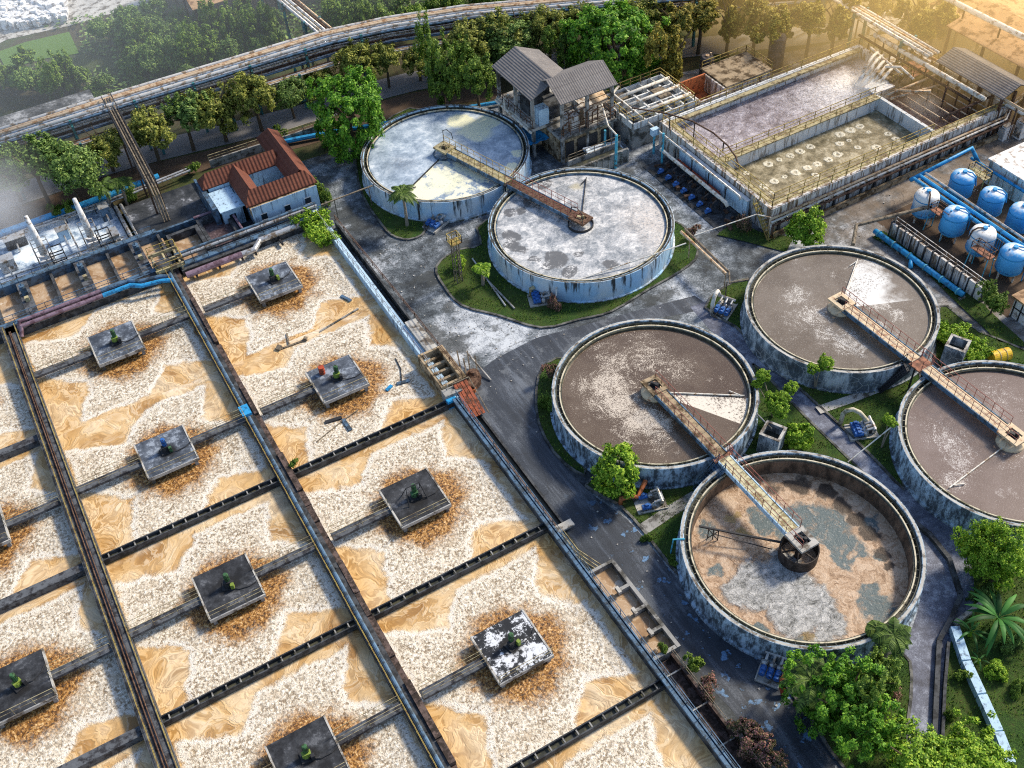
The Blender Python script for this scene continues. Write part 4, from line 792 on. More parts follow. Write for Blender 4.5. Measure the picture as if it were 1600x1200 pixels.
# dark slab with blue rim
t = thing('settling_slab', 'dark wet concrete slab with white streaks and a blue-grey rim', 'slab', (11.3,104,0)); MB().box(7.3,15.9,100.95,108.0,-.5,.75).build('slab', M['slab'], t)
MB().tube([(7.1,108.2,1.0),(7.1,100.9,1.0),(15.5,100.8,1.0)], .2, 8).tube([(6.5,108.2,1.0),(6.5,101.4,1.0)], .2, 8).build('rim_pipe', M['steel'], t); MB().box(7.3,15.9,100.65,100.94,-.5,1.2).box(15.6,15.9,100.95,108,.76,1.1).build('kerb', M['bluesteel'], t)
t = thing('foam_pool', 'shallow pool of blue-white foam under the white stacks', 'pool', (-2,105,0)); MB().box(-14,6.2,101.0,110.3,-.5,.45).build('foam', M['foam'], t); MB().box(-14,6.2,100.92,100.99,-.5,1.1).box(6.21,6.45,101,110,-.5,.9).build('kerb', M['concrete_dark'], t); MB().box(-14,6.2,101.0,101.5,.46,1.2).build('mossy_edge', M['yellow_dull'], t)
for k, (u, v, lab) in enumerate(((-2.4,103.2,'left of the two leaning white stacks in the foam pool'),(2.7,103.4,'right of the two leaning white stacks in the foam pool'))):
    s = thing('vent_stack', lab, 'stack', (u,v,.4)); MB().tube([(0,0,1.4),(0,.1,3.2),(-.05,.2,6.2)], [.42,.36,.22], 14).build('pipe', M['white_paint'], s, True, local=True); MB().tube([(0,0,0),(.6,-.3,.8),(0,0,1.5)], .3, 10).bc(0,0,.0,1.3,1.3,.9).build('base', M['white_paint'], s, local=True); f = MB()
    for a in (-.8,.8):
        for b in (-.8,.8): f.bar((a,b,0),(a,b,2.9),.1,.1)
    f.rail([(-.8,-.8,1.9),(.8,-.8,1.9),(.8,.8,1.9),(-.8,.8,1.9),(-.8,-.8,1.9)], 1.0, 1.6, .06); f.bar((-.8,-.8,.2),(.8,-.8,1.9),.06,.06).bar((.8,-.8,.2),(-.8,-.8,1.9),.06,.06); f.build('frame', M['steel'], s, local=True)
    g = thing('steel_cage', ['empty square steel frame in front of the left stack','empty square steel frame in front of the right stack'][k], 'frame', (u+1.2,101.9,.45)); f = MB()
    for a in (-.7,.7):
        for b in (-.6,.6): f.bar((a,b,0),(a,b,2.3),.09,.09)
        f.bar((a,-.6,2.3),(a,.6,2.3),.09,.09).bar((a,-.6,1.1),(a,.6,1.1),.07,.07)
    for z in (1.1,2.3):
        for b in (-.6,.6): f.bar((-.7,b,z),(.7,b,z),.09,.09)
    f.build('frame', M['dark'], g, local=True)
p = thing('ground_pipe', 'big blue pipe on the ground along the verge behind the stacks', 'pipe', (2,111,0)); MB().tube([(-12,111.3,.5),(4,111.4,.5),(12.5,111.8,.5)], .42, 12).build('pipe', M['bluepipe'], p)
p = thing('ground_pipe', 'pale pipes on low trestles between the stacks and the conveyor foot', 'pipe', (8,109.2,0)); f = MB()
for k in range(2): f.tube([(-4,109.3+k*.5,1.0),(6,109.4+k*.5,1.0),(16,110.2+k*.5,1.0)], .13, 8)
f.build('pipe', M['steel'], p)
# ---------------------------------------------------------------- tiled house
def gable(mb, x0, x1, y0, y1, ze, zr, axis, hip0=0.0, hip1=0.0, t=.12):
    """two roof slopes; axis 'x' or 'y' is the ridge direction"""
    if axis == 'y':
        xm = (x0+x1)/2; a, b = (xm,y0+hip0,zr), (xm,y1-hip1,zr)
        mb.slab([(x0,y0,ze),a,b,(x0,y1,ze)][::-1], t); mb.slab([(x1,y0,ze),(x1,y1,ze),b,a][::-1], t)
        if hip0: mb.add([(x0,y0,ze),(x1,y0,ze),a], [(0,1,2)])
        if hip1: mb.add([(x1,y1,ze),(x0,y1,ze),b], [(0,1,2)])
    else:
        ym = (y0+y1)/2; a, b = (x0+hip0,ym,zr), (x1-hip1,ym,zr)
        mb.slab([(x0,y0,ze),(x1,y0,ze),b,a][::-1], t); mb.slab([(x1,y1,ze),(x0,y1,ze),a,b][::-1], t)
        if hip0: mb.add([(x0,y1,ze),(x0,y0,ze),a], [(0,1,2)])
        if hip1: mb.add([(x1,y0,ze),(x1,y1,ze),b], [(0,1,2)])
    return mb
h = thing('tiled_house', 'pale blue house with red tiled roofs around a small courtyard', 'house', (22.5,101,0))
MB().box(18.9,26.0,96.9,98.0,0,3.1).box(18.9,20.3,98.0,103.6,0,3.1).box(24.6,26.0,98.0,107.5,0,3.1).box(20.3,24.6,102.5,103.6,0,3.1).box(16.0,18.9,102.4,104.6,0,3.1).build('wall', M['wall_blue'], h)
MB().box(18.7,26.3,95.9,96.88,2.0,3.0).build('terrace', M['concrete_tan'], h); MB().box(18.7,26.3,95.86,95.9,0,3.35).build('front_wall', M['wall_blue'], h)
f = MB(); gable(f,18.4,26.7,96.6,98.6,3.2,4.5,'x',.9,.9); f.build('roof', M['tiles'], h, origin=(22,97,3))
f = MB(); gable(f,24.0,26.7,97.9,108.6,3.2,4.62,'y',0,1.0); f.build('roof', M['tiles'], h, origin=(25,102,3))
f = MB(); gable(f,18.4,20.7,97.9,104.0,3.2,4.45,'y',0,.9); f.build('roof', M['tiles'], h, origin=(19,101,3))
f = MB(); gable(f,15.4,24.4,102.3,104.4,3.2,4.5,'x',.9,0); f.build('roof', M['tiles'], h, origin=(19,103,3))
for x in (19.9, 22.6, 25.0):
    wv = MB().box(x-.32,x+.32,95.80,95.859,1.5,2.2).build('window', M['glass'], h)
    MB().box(x-.40,x+.40,95.78,95.799,2.22,2.32).box(x-.40,x+.40,95.74,95.80,1.40,1.49).build('frame', M['white_paint'], wv)
MB().bc(22.4,100.4,0,1.2,1.6,1.4).bc(21.4,101.2,0,.8,.7,1.0).build('courtyard_plant_tub', M['concrete_dark'], h)
h = thing('flat_roofed_block', 'low pale blue flat-roofed block with an outside stair left of the tiled house', 'building', (17.2,100,0))
MB().box(16.0,18.3,98.2,102.0,0,2.5).build('wall', M['wall_blue'], h); MB().box(15.8,18.6,98.0,102.2,2.5,2.65).build('roof', M['wall_blue'], h); MB().box(16.7,17.4,98.1,98.19,.1,1.9).build('door', M['glass'], h); MB().box(15.2,15.75,98.5,104.5,0,3.0).build('side_wall', M['bluesteel'], h)
stairs('dark iron stair beside the flat blue block', (18.75,98.3,0.1), (18.75,101.8,2.6), .8, M['dark'], 12)
t = thing('plinth', 'dark blue-grey paved plinth between the flat block and the blue-grey pipes', 'plinth', (19,96,0)); MB().box(16.95,18.9,94.95,98.1,-.4,.35).box(18.9,26.4,94.95,95.8,-.4,.3).build('slab', M['slab'], t)

# ---------------------------------------------------------------- pipe racks
def rack(name, label, path, z, pipes, cols, r=.16, width=2.6, low=None):
    """pipes: list of (offset, radius, material, dz) along the path"""
    P = [Vector((p[0],p[1],0)) for p in path]; t = thing(name, label, 'pipe rack', (P[len(P)//2].x,P[len(P)//2].y,0))
    def off(o, zz):
        out = []
        for i, p in enumerate(P):
            d = (P[min(i+1,len(P)-1)]-P[max(i-1,0)]).normalized(); n = Vector((-d.y,d.x,0)); out.append((p.x+n.x*o,p.y+n.y*o,zz))
        return out
    for o, rr, mt, dz in pipes:
        f = MB(); f.tube(off(o, z+dz), rr, 8); f.build('pipe', M[mt], t, True)
    # supports
    for a, b in zip(P[:-1], P[1:]):
        L = (b-a).length; n = max(1, round(L/cols)); d = (b-a).normalized(); nn = Vector((-d.y,d.x,0))
        for k in range(n):
            c = a+d*((k+.5)*L/n); f = MB()
            for s in (-1,1): f.bar(c+nn*s*width*.42, c+nn*s*width*.42+Vector((0,0,z+.4)), .28, .28)
            f.bar(c+nn*width*.55+Vector((0,0,z-.28)), c-nn*width*.55+Vector((0,0,z-.28)), .2, .2)
            if low: f.bar(c+nn*width*.55+Vector((0,0,low-.28)), c-nn*width*.55+Vector((0,0,low-.28)), .2, .2)
            f.build('support_frame', M['teal'], t)
    return t
MAIN = [(-14,120.4),(10,120.2),(38.3,119.3),(46.0,117.8),(55,114.9),(78,104.0),(100,93.0)]
rack('pipe_rack', 'long elevated rack of silver and orange pipes running across the back of the plant', MAIN, 6.4,
     [(1.5,.24,'lagging',.25),(1.0,.20,'lag_orange',.22),(.55,.22,'lag_orange',.24),(.1,.17,'steel',.18),(-.3,.20,'bluesteel',.2),(-.75,.26,'lagging',.28),(-1.2,.14,'steel',.15),(-1.55,.14,'bluesteel',.1),
      (1.2,.16,'rust',-1.5),(.6,.15,'steel',-1.5),(0,.15,'lagging',-1.5),(-.5,.17,'rust',-1.5),(-1.1,.15,'steel',-1.5),(-1.5,.11,'bluesteel',-1.5)], 7.5, width=3.6, low=4.7)
rack('pipe_rack', 'second lower row of brown pipes in front of the long rack', [(-14,117.9),(10,117.7),(37.5,117.0),(45.2,115.6),(54,112.9),(76,102.4)], 4.3,
     [(.4,.13,'rust',.1),(.05,.12,'steel',.1),(-.3,.14,'lag_orange',.1),(-.6,.1,'lagging',.1)], 8.5, width=1.8)
rack('pipe_rack', 'branch rack of white pipes leaving the top edge toward the long rack', [(36.0,150),(37.6,134),(38.6,121.3)], 6.3, [(-.9,.2,'lagging',.2),(-.4,.17,'white_pipe',.18),(.1,.2,'lagging',.2),(.6,.15,'rust',.1),(1.0,.17,'lag_orange',.15)], 7.5, width=2.6)
rack('pipe_rack', 'rack of pale pipes running down from the upper right past the spraying pool', [(96.7,118),(96.6,92),(96.3,75.5)], 5.4, [(-.8,.22,'lagging',.2),(-.3,.24,'white_pipe',.22),(.25,.17,'lag_orange',.2),(.7,.2,'white_pipe',.2),(1.1,.12,'rust',.1)], 7.0, width=2.6)
t = thing('conveyor_bridge', 'long sloping covered pipe bridge from the rack down to the dark slab', 'conveyor', (10.8,112,0)); A, B = Vector((10.9,120.8,6.6)), Vector((10.7,104.6,4.4)); D = B-A
MB().bar(A, B, 1.1, .14).build('deck', M['wood'], t); f = MB()
for s in (-.55,.55):
    f.bar(A+Vector((s,0,.7)), B+Vector((s,0,.7)), .1, .1).bar(A+Vector((s,0,0)), B+Vector((s,0,0)), .12, .25)
    for k in range(14): p = A+D*(k/13); f.bar(p+Vector((s,0,0)), p+Vector((s,0,.7)), .07, .07)
f.build('side_truss', M['dark'], t); f = MB()
for k, s in enumerate((-.3,0,.3)): f.tube([A+Vector((s,0,.25)), B+Vector((s,0,.25)), B+Vector((s,-1.0,-.6)), B+Vector((s,-2.0,-3.6))], .1, 8)
f.build('pipe', M['wood'], t)
for k in (.35,.7,1.0):
    p = A+D*k
    for s in (-.5,.5): MB().bar((p.x+s,p.y,0), (p.x+s,p.y,p.z), .2, .2).build('leg', M['rust'], t)

# ---------------------------------------------------------------- pump house with two gabled roofs
t = thing('pump_house', 'tall open pump house on columns with two grey gabled sheet roofs', 'pump house', (55,94,0))
f = MB(); gable(f, 50.7,57.1,90.6,99.5,7.9,9.4,'y'); f.build('roof', M['corr'], t, origin=(54,95,8)); f = MB(); gable(f, 52.9,60.4,87.9,93.9,8.0,9.55,'x'); o = f.build('roof', M['corr'], t, origin=(56,91,8))
for x, y in ((51.2,99),(51.2,95),(51.2,91.2),(56.6,99),(56.6,95.2),(53.3,88.3),(56.6,88.3),(59.9,88.3),(59.9,93.2)): MB().box(x-.17,x+.17,y-.17,y+.17,0,7.95).build('column', M['concrete'], t)
MB().box(50.9,57.2,90.9,99.3,3.6,3.95).build('floor_slab', M['concrete_pale'], t); MB().box(52.8,60.3,87.8,90.88,3.3,3.65).box(57.22,60.3,90.89,93.6,3.3,3.65).build('floor_slab', M['concrete'], t)
MB().rail([(51,99.2,3.95),(51,91,3.95)], 1.0, 1.4, .06).rail([(52.9,87.9,3.65),(60.2,87.9,3.65),(60.2,93.5,3.65)], 1.0, 1.2, .06).build('handrail', M['rust'], t)
MB().tube([(50.8,99.3,3.5),(50.8,91,3.5)], .16, 8).tube([(50.75,97,3.5),(50.75,97,4.8),(51.4,97,5.2)], .14, 8).build('pipe', M['white_pipe'], t)
MB().box(53.6,56.4,91.5,98.6,3.96,4.3).box(52,54,93.5,95.5,3.96,5.6).box(54.6,56.2,95.8,98.2,4.31,6.2).build('machinery', M['concrete_dark'], t)
MB().box(51.9,53.2,90.95,92.2,3.96,6.0).build('cabinet', M['wall_blue'], t); f = MB().box(54.2,55.8,88.6,90,3.66,5.3).box(57.2,59.2,90,92.6,3.66,5.0).cyl(56.5,89.4,3.66,5.6,.5,n=16); f.build('tank', M['wall_rust'], t)
f = MB()
for k in range(7):
    x = 53.3+k*1.05; f.tube([(x,88.1+(k%3)*.5,3.7),(x,88.1+(k%3)*.5,5.0+(k%2)*.8),(x+.7,88.2+(k%3)*.5,5.2+(k%2)*.8)], .09, 6)
for k in range(5): f.bar((53.2,88.2,4.2+k*.7),(60,88.2+.02*k,4.2+k*.7),.06,.06)
f.build('pipework', M['rust'], t); MB().slab([(57.4,88.0,6.2),(59.4,88.0,6.2),(59.4,89.6,6.9),(57.4,89.6,6.9)][::-1], .06).build('awning', M['lag_orange'], t)
MB().box(53.2,59.8,88.2,88.5,0,3.2).box(53.0,53.3,88.6,92.5,0,3.3).box(56.4,59.9,91.8,92.2,0,3.2).build('lower_wall', M['concrete_tan'], t)
f = MB()
for k in range(4): f.box(53.6+k*1.6,54.7+k*1.6,88.1,88.19,.7,2.6)
f.build('opening', M['dark'], t)
b = thing('blue_tarp', 'blue tarpaulin slung under the pump house floor', 'tarp', (51.3,92.5,2)); f = MB(); vs = []
for i in range(7):
    for j in range(6): vs.append((50.4+i*.42, 90.6+j*.75, 2.2-.35*math.sin(i/6*PI)*math.sin(j/5*PI)+.1*math.sin(i*2.3+j)))
f.add(vs, [(i*6+j,(i+1)*6+j,(i+1)*6+j+1,i*6+j+1) for i in range(6) for j in range(5)]); f.build('sheet', M['bluepipe'], b, True)
# clutter around the foot of the pump house
t = thing('concrete_sump', 'long grey concrete sump with ribbed sides between the pump house and the silvery tank', 'sump', (57,86,0)); f = MB().box(52.6,59.6,85.9,86.15,0,1.8).box(52.6,59.6,84.3,84.55,0,1.8)
for k in range(9): f.box(52.7+k*.84,52.85+k*.84,84.15,84.29,0,1.8)
f.build('wall', M['concrete'], t); MB().box(52.6,59.6,84.56,85.89,.2,1.2).build('bed', M['launder'], t); MB().rail([(52.6,86,1.8),(59.6,86,1.8)], .8, 1.1, .06).build('handrail', M['wood'], t)
t = thing('foam_chute', 'sloping concrete chute streaked with white foam beside the pump house', 'chute', (59,87,0)); MB().slab([(55.6,86.2,1.3),(60.2,86.2,.6),(60.4,87.7,.7),(55.6,87.7,1.5)][::-1], .3).build('chute', M['foam'], t)
cy = thing('standing_pipe', 'cyan upright pipe with a long white arm beside the pump house', 'pipe', at(962,262)); p = at(962,262); MB().tube([(p[0],p[1],0),(p[0],p[1],4.4)], .17, 10).build('post', M['cyan'], cy); MB().tube([(p[0],p[1],4.4),(p[0]-.3,p[1]+1.2,5.0),(59.5,90,5.2)], .1, 8).build('arm', M['white_pipe'], cy)
for k, (px, py, hh) in enumerate(((1021,240,2.6),(1034,255,4.0),(945,238,3.0))):
    p = at(px, py); c = thing('standing_pipe', ['short cyan post under the blue square box','tall cyan post beside the pump row','cyan post in front of the pump house wall'][k], 'post', p); MB().tube([(p[0],p[1],0),(p[0],p[1],hh)], .14, 10).build('post', M['cyan'], c)
    if k == 0: MB().bc(p[0],p[1],hh,.9,.6,.8).build('box', M['wall_blue'], c)

# ---------------------------------------------------------------- rectangular pools
Z3 = 3.2; X0, X1, Y0, Y1, YM, XM = 64.4, 98.6, 65.3, 85.1, 75.2, 88.0
t = thing('pool_block', 'raised rectangular concrete pool block with yellow railed walkways', 'basin', (80,75,0))
MB().box(X0,X1,Y0,Y0+.4,0,Z3).build('front_wall', M['wall_rust'], t); MB().box(X0,X0+.4,Y0+.4,Y1,0,Z3).build('end_wall', M['wall_rust'], t); MB().box(X0+.4,94.2,Y1-.5,Y1,0,Z3).build('back_wall', M['wall_white'], t)
MB().box(X1-.4,X1,Y0+.4,Y1-4,0,Z3).box(93.8,94.2,80,Y1-.5,0,Z3).build('end_wall', M['wall_rust'], t)
MB().box(X0+.9,XM+.4,YM-.35,YM+.35,0,Z3-.15).box(XM,XM+.4,Y0+.4,YM-.36,0,Z3-.1).box(XM+.41,94,YM+1.6,YM+2.1,0,Z3-.1).build('partition', M['wall_white'], t)
f = MB().box(X0+.41,X1-.41,Y0+.41,Y0+1.2,Z3-.35,Z3-.07).box(X0+.41,X0+1.25,Y0+1.21,Y1-.51,Z3-.35,Z3-.1).box(X0+1.26,93.7,Y1-1.1,Y1-.51,Z3-.35,Z3-.1); f.build('walkway', M['yellow_dull'], t)
MB().box(X0+1.26,XM,YM-.5,YM+.5,Z3-.14,Z3).build('partition_walkway', M['yellow_dull'], t)
f = MB(); z = Z3; f.rail([(X0+.2,Y1-.3,z),(X0+.2,Y0+.2,z),(X1-.2,Y0+.2,z)], 1.0, 2.0, .07).rail([(X0+1.3,Y1-1.2,z),(X0+1.3,Y0+1.25,z),(XM,Y0+1.25,z)], .9, 2.0, .06).rail([(X0+1.3,YM+.5,z),(XM,YM+.5,z)], .9, 2.2, .06).rail([(X0+1.3,YM-.5,z),(XM,YM-.5,z)], .9, 2.2, .06).rail([(X0+.3,Y1-.2,z),(94,Y1-.2,z)], 1.0, 2.2, .07).rail([(94,Y1-.2,z),(94,81,z)], 1.0, 2.0, .07)
f.build('handrail', M['yellow'], t)
for k in range(18): x = X0+1.2+k*1.9; MB().box(x-.12,x+.12,Y0-.22,Y0-.003,0,1.9).build('buttress', M['concrete_dark'], t)
MB().box(X0-.1,X1,Y0-.95,Y0-.75,0,.5).box(X0-.1,X1,Y0-.75,Y0-.24,.0,.25).build('planter_kerb', M['concrete_tan'], t)
f = MB()
for k in range(26): x = X0+.8+k*1.3; f.box(x,x+.05,Y0-.01,Y0+.0-.003,.9,2.9)
f.build('stain', M['rust'], t)
for k, (dy, zz, mt, lab) in enumerate(((-.35,2.35,'lag_orange','orange pipe along the front of the pool block'),(-.62,2.15,'lagging','silver pipe along the front of the pool block'),(-.85,1.85,'rust','rusty pipe along the front of the pool block'))):
    p = thing('wall_pipe', lab, 'pipe', (80,Y0+dy,zz)); MB().tube([(X0-.3,Y0+dy,.2),(X0-.3,Y0+dy,zz),(97.6,Y0+dy,zz),(99.2,Y0+dy+1,zz+.6),(103,Y0+dy+1.5,zz+1.2)], .14, 8).build('pipe', M[mt], p, True)
    f = MB()
    for q in range(12): f.box(66+q*2.8,66.12+q*2.8,Y0+dy-.1,Y0-.02,zz-.25,zz-.14)
    f.build('bracket', M['dark'], p)
# waters
m = begin('lilac_foaming_water'); p = pos(); x, y, z = sep(p); wn = vop('SUBTRACT', noise(p, .5, 4, .6, 0, True), (.5,.5,.5)); q = vop('ADD', p, vscale(wn, 2.2)); n = noise(q, .9, 6, .72); n2 = noise(p, 4.5, 4, .75); v = voro(q, 1.3, 'DISTANCE_TO_EDGE')
c = ramp(n+(n2-.5)*.35, [(.32,(.13,.105,.12)),(.46,(.28,.25,.28)),(.58,(.44,.41,.46)),(.70,(.72,.70,.75))]); sp = sst(x, 76.0, 90.0)*sst(ab(y-79.5), 5.5, 1.0); c = mix(sp*sst(n2+n*.4+sp*.2, .5, .85), c, (.88,.90,.94)); c = mix(sst(noise(q, .28, 3), .64, .72)*sst(n2, .45, .6)*.8, c, (.6,.6,.62)); c = mix(sst(v, .07, .0)*.45, c, (.06,.05,.06)); rdg = ab(noise(vop('ADD', q, (9,4,0)), 1.5, 4, .65)-.5); c = mix(sst(rdg, .035, .0)*.55, c, (.07,.055,.065)); M['lilac'] = finish(m, c, .35, n+n2*.4, .7, .15, spec=.45)
m = begin('olive_bubbling_water'); p = pos(); wn = vop('SUBTRACT', noise(p, .4, 4, .6, 0, True), (.5,.5,.5)); q = vop('ADD', p, vscale(wn, 1.4)); n = noise(q, .7, 6, .7); n2 = noise(p, 4.0, 4, .75)
c = ramp(n+(n2-.5)*.3, [(.36,(.10,.085,.045)),(.5,(.24,.205,.125)),(.64,(.46,.41,.29))])
P2 = vop('ADD', p, (.0,.0,0)); pts_ = [(1395-200,300),(1213,310)]
qx, qy, _ = sep(vop('ADD', p, vscale(vop('SUBTRACT', noise(p, 1.6, 3, .6, 0, True), (.5,.5,.5)), .5))); rg = None
for bx, by, br in ((1193,291,.55),(1209,283,.5),(1226,276,.38),(1243,269,.6),(1261,262,.5),(1277,256,.55),(1294,249,.55),(1309,241,.55),(1166,270,.42),(1200,256,.6),(1217,249,.4),(1234,243,.5),(1250,236,.55),(1266,229,.55),(1311,224,.5),(1312,210,.62),(1328,203,.6),(1343,197,.55),(1326,219,.35),(1340,230,.4),(1369,230,.6),(1387,209,.45),(1400,217,.5),(1357,206,.35),(1206,301,.35),(1274,273,.4)):
    a_ = at(bx, by, 1.5); dd = op('SQRT', (qx-a_[0])*(qx-a_[0])+(qy-a_[1])*(qy-a_[1])); e_ = sst(dd, br*1.1, br*.75)*sst(dd, br*.2, br*.45, .2, 1.0); rg = e_ if rg is None else mx(rg, e_)
c = mix(rg*sst(n2, .36, .52)*.72, c, (.84,.81,.68)); sm = voro(vscale(p, (1.15,1.15,0.0)), 1.0); c = mix(sst(sm, .2, .08)*sst(noise(p, .5, 3), .48, .62)*.4, c, (.66,.62,.5)); M['olive'] = finish(m, c, .4, n+rg*.6, .6, .15)
struct('water', MB().sheet([(X0+.3,YM),(XM+.2,YM),(XM+.2,YM+1.8),(94,YM+1.8),(94,Y1-.4),(X0+.3,Y1-.4)], 1.9), M['lilac'], label='lilac-grey churning water in the far pool')
struct('water', MB().sheet([(X0+.3,Y0+.3),(XM+.2,Y0+.3),(XM+.2,YM),(X0+.3,YM)], 1.5), M['olive'], label='olive bubbling water in the near pool')
struct('water', MB().sheet([(XM+.2,Y0+.3),(X1-.2,Y0+.3),(X1-.2,YM+1.8),(XM+.2,YM+1.8)], 1.6), M['brownwater'], label='brown water in the small right-hand pool')
# spraying header
t = thing('spray_header', 'bundle of pale pipes pouring white water into the far pool', 'pipes', (91,79,0)); f = MB()
for k in range(5):
    y = 77.3+k*.75; f.tube([(93.9,y+1.2,3.4+.15*k),(92.2,y+.5,3.8+.1*k),(90.9,y,3.6),(90.3,y-.1,3.0)], .2, 8)
f.tube([(92.8,76.5,3.7),(93.4,82.5,4.2)], .16, 8).tube([(93.2,75,3.7),(92.9,77,4.4),(91.5,78,4.4)], .15, 8); f.build('pipe', M['white_pipe'], t, True)
MB().box(91.3,94.6,76.5,79.5,2.0,3.3).build('platform', M['concrete_tan'], t); f = MB()
for k in range(6): f.bar((91.4+k*.5,76.4,3.3),(91.4+k*.5,76.4,4.1),.05,.05)
f.bar((91.2,76.4,4.1),(94.3,76.4,4.1),.06,.06); f.build('handrail', M['yellow'], t)
f = MB()
for k in range(4):
    y = 77.5+k*.8; f.tube([(90.3,y-.1,3.0),(89.6,y-.3,2.7),(89.0,y-.5,1.95)], [.16,.24,.45], 10)
f.build('falling_water', M['foam'], t, True)
MB().slab([(88.3,75.9,3.0),(91.4,75.9,3.0),(91.4,77.9,3.0),(88.3,77.9,3.0)][::-1], .2).build('pale_slab', M['white_paint'], t)
t = thing('pool_pipes', 'grid of thin brown pipes over the small right-hand pool', 'pipes', (93,71,0)); f = MB()
for k in range(6): f.tube([(89.5+k*1.4,66.8,2.9),(89.5+k*1.4,74.5,2.9)], .08, 6)
f.tube([(88.8,74.6,3.3),(98.4,74.6,3.3)], .16, 8).tube([(88.8,73.9,3.2),(98.4,72.5,3.2)], .14, 8).tube([(90.5,75,3.2),(90.5,72.2,4.4),(92,71.4,4.4),(92,71.4,1.7)], .16, 8); f.build('pipe', M['lag_orange'], t, True); f = MB()
for x, y in ((93.5,70.5),(96.5,68.6),(95.5,73)): f.bar((x,y,1.5),(x,y,4.8),.14,.14)
f.build('post', M['rust'], t)
a = thing('scraper_arm', 'curved dark pipe arch over the left corner of the pools', 'pipe', (66,78,0)); MB().tube([(61.5,86.6,5.2),(64.0,83.3,5.3),(65.5,80.6,5.2),(66.3,77.9,4.9),(66.6,75.6,4.4),(66.5,74,3.9),(66.2,73.0,3.4)], .09, 8).build('arch', M['rust'], a); f = MB()
for x, y, zz in ((64.2,83.0,5.2),(65.6,80.3,5.1),(66.5,76.2,4.5)): f.bar((x,y,Z3),(x,y,zz),.1,.1)
f.build('post', M['dark'], a)
stairs('yellow steep stairs on the near corner of the pool block', (64.1,67.4,3.1), (64.0,64.3,.1), .8, M['yellow'], 11, 'yellow')
# pump row along the end wall
t = thing('end_wall_cladding', 'blue-white sheet panels leaning along the end wall of the pool block', 'panels', (64,74,0)); MB().box(63.9,64.2,68.5,80.5,.3,2.5).build('panel', M['wall_blue'], t); MB().box(63.8,64.25,68.4,80.6,2.51,2.62).build('capping', M['white_paint'], t)
for k, (dx, zz, r, mt, lab) in enumerate(((-1.6,1.5,.22,'white_pipe','white pipe along the end wall of the pools'),(-.9,1.1,.20,'red','red pipe beside the end wall of the pools'),(-1.0,2.9,.12,'lagging','pale pipe high along the end wall of the pools'))):
    p = thing('wall_pipe', lab, 'pipe', (X0+dx,75,zz)); MB().tube([(X0+dx,(70.2,72.4,69)[k],zz-.3),(X0+dx,(70.6,72.8,69.3)[k],zz),(X0+dx,(81.5,79.5,86)[k],zz),(X0+dx-.2,(82.3,80,87)[k],zz+.2)], r, 10).build('pipe', M[mt], p, True); f = MB()
    for q in range(4): f.bar((X0+dx,71.5+q*3,0),(X0+dx,71.5+q*3,zz-.1),.1,.1)
    f.build('stand', M['dark'], p)
for k in range(7):
    y = 80.2-k*1.45; p = thing('pump', f'small blue pump, {ORD[k]} from the far end of the row beside the end wall', 'pump', (61.4,y,0), 0, 'pumps beside the pool block'); MB().bc(0,0,0,1.3,.6,.18).build('plinth', M['concrete_dark'], p, local=True); MB().tube([(-.5,0,.45),(.15,0,.45)], .22, 12).bc(-.2,0,.6,.3,.3,.2).build('motor', M['blue_motor'], p, local=True); MB().tube([(.15,0,.45),(.45,0,.45)], [.26,.3], 12).tube([(.4,0,.5),(.4,0,1.2),(.9,0,1.4)], .09, 8).build('casing', M['dark'], p, local=True)
t = thing('pump_row_slab', 'oily dark slab with loose scrap under the row of pumps', 'slab', (61.5,75,0)); MB().box(60.4,63.7,67.5,82.5,-.1,.06).build('slab', M['concrete_dark'], t); f = MB()
for k in range(26): f.bc(random.uniform(60.6,63.3),random.uniform(67.8,82),.05,random.uniform(.2,.8),random.uniform(.1,.5),random.uniform(.08,.4),random.uniform(0,3))
tag(f.build('scrap', M['rust'], t), None, None, None, 'stuff')
# maze of channels left of the far pool
t = thing('channel_maze', 'block of pale blue-white open channels and yellow rails behind the pump house', 'channels', (65.5,89.5,0)); f = MB().box(61.3,70.3,86.0,93.2,0,2.6); f.build('base', M['concrete'], t); f = MB()
for x in (61.4,63.1,64.9,66.8,68.6,70.1): f.box(x-.1,x+.1,86.05,93.1,2.61,3.4)
for y in (86.1,88.4,90.7,93.0): f.box(61.3,70.2,y-.1,y+.1,2.61,3.35)
f.build('channel_wall', M['wall_white'], t); f = MB()
for k in range(3): f.tube([(61.3,87.2+k*2,3.7),(70.2,87.2+k*2.1,3.7)], .2, 8)
f.tube([(62.5,86,3.9),(62.5,92,3.9),(64,93,3.9)], .16, 8); f.build('pipe', M['white_pipe'], t, True); MB().rail([(61.4,86.1,3.4),(70,86.1,3.4),(70,93,3.4),(61.4,93,3.4),(61.4,86.1,3.4)], .9, 1.5, .07).build('handrail', M['yellow'], t); MB().box(66.9,68.5,88.5,90.6,2.62,3.6).build('machine', M['wood'], t); MB().box(63.3,64.8,91,92.8,2.62,3.1).build('machine', M['wood'], t)
MB().box(65.0,66.7,86.2,88.3,2.62,2.9).box(61.5,63.0,90.8,92.9,2.62,2.8).build('dark_water', M['launder'], t)
t = thing('flat_roof_block', 'low block with a tan stained flat roof and yellow rail behind the pools', 'building', (78.5,89,0)); MB().box(75.4,81.9,86.9,91.6,0,2.9).build('wall', M['wall_rust'], t); MB().box(75.2,82.1,86.7,91.8,2.9,3.1).build('roof', M['concrete_tan'], t); MB().rail([(75.3,91.7,3.1),(82,91.7,3.1),(82,86.8,3.1)], .9, 1.4, .07).build('handrail', M['yellow'], t)
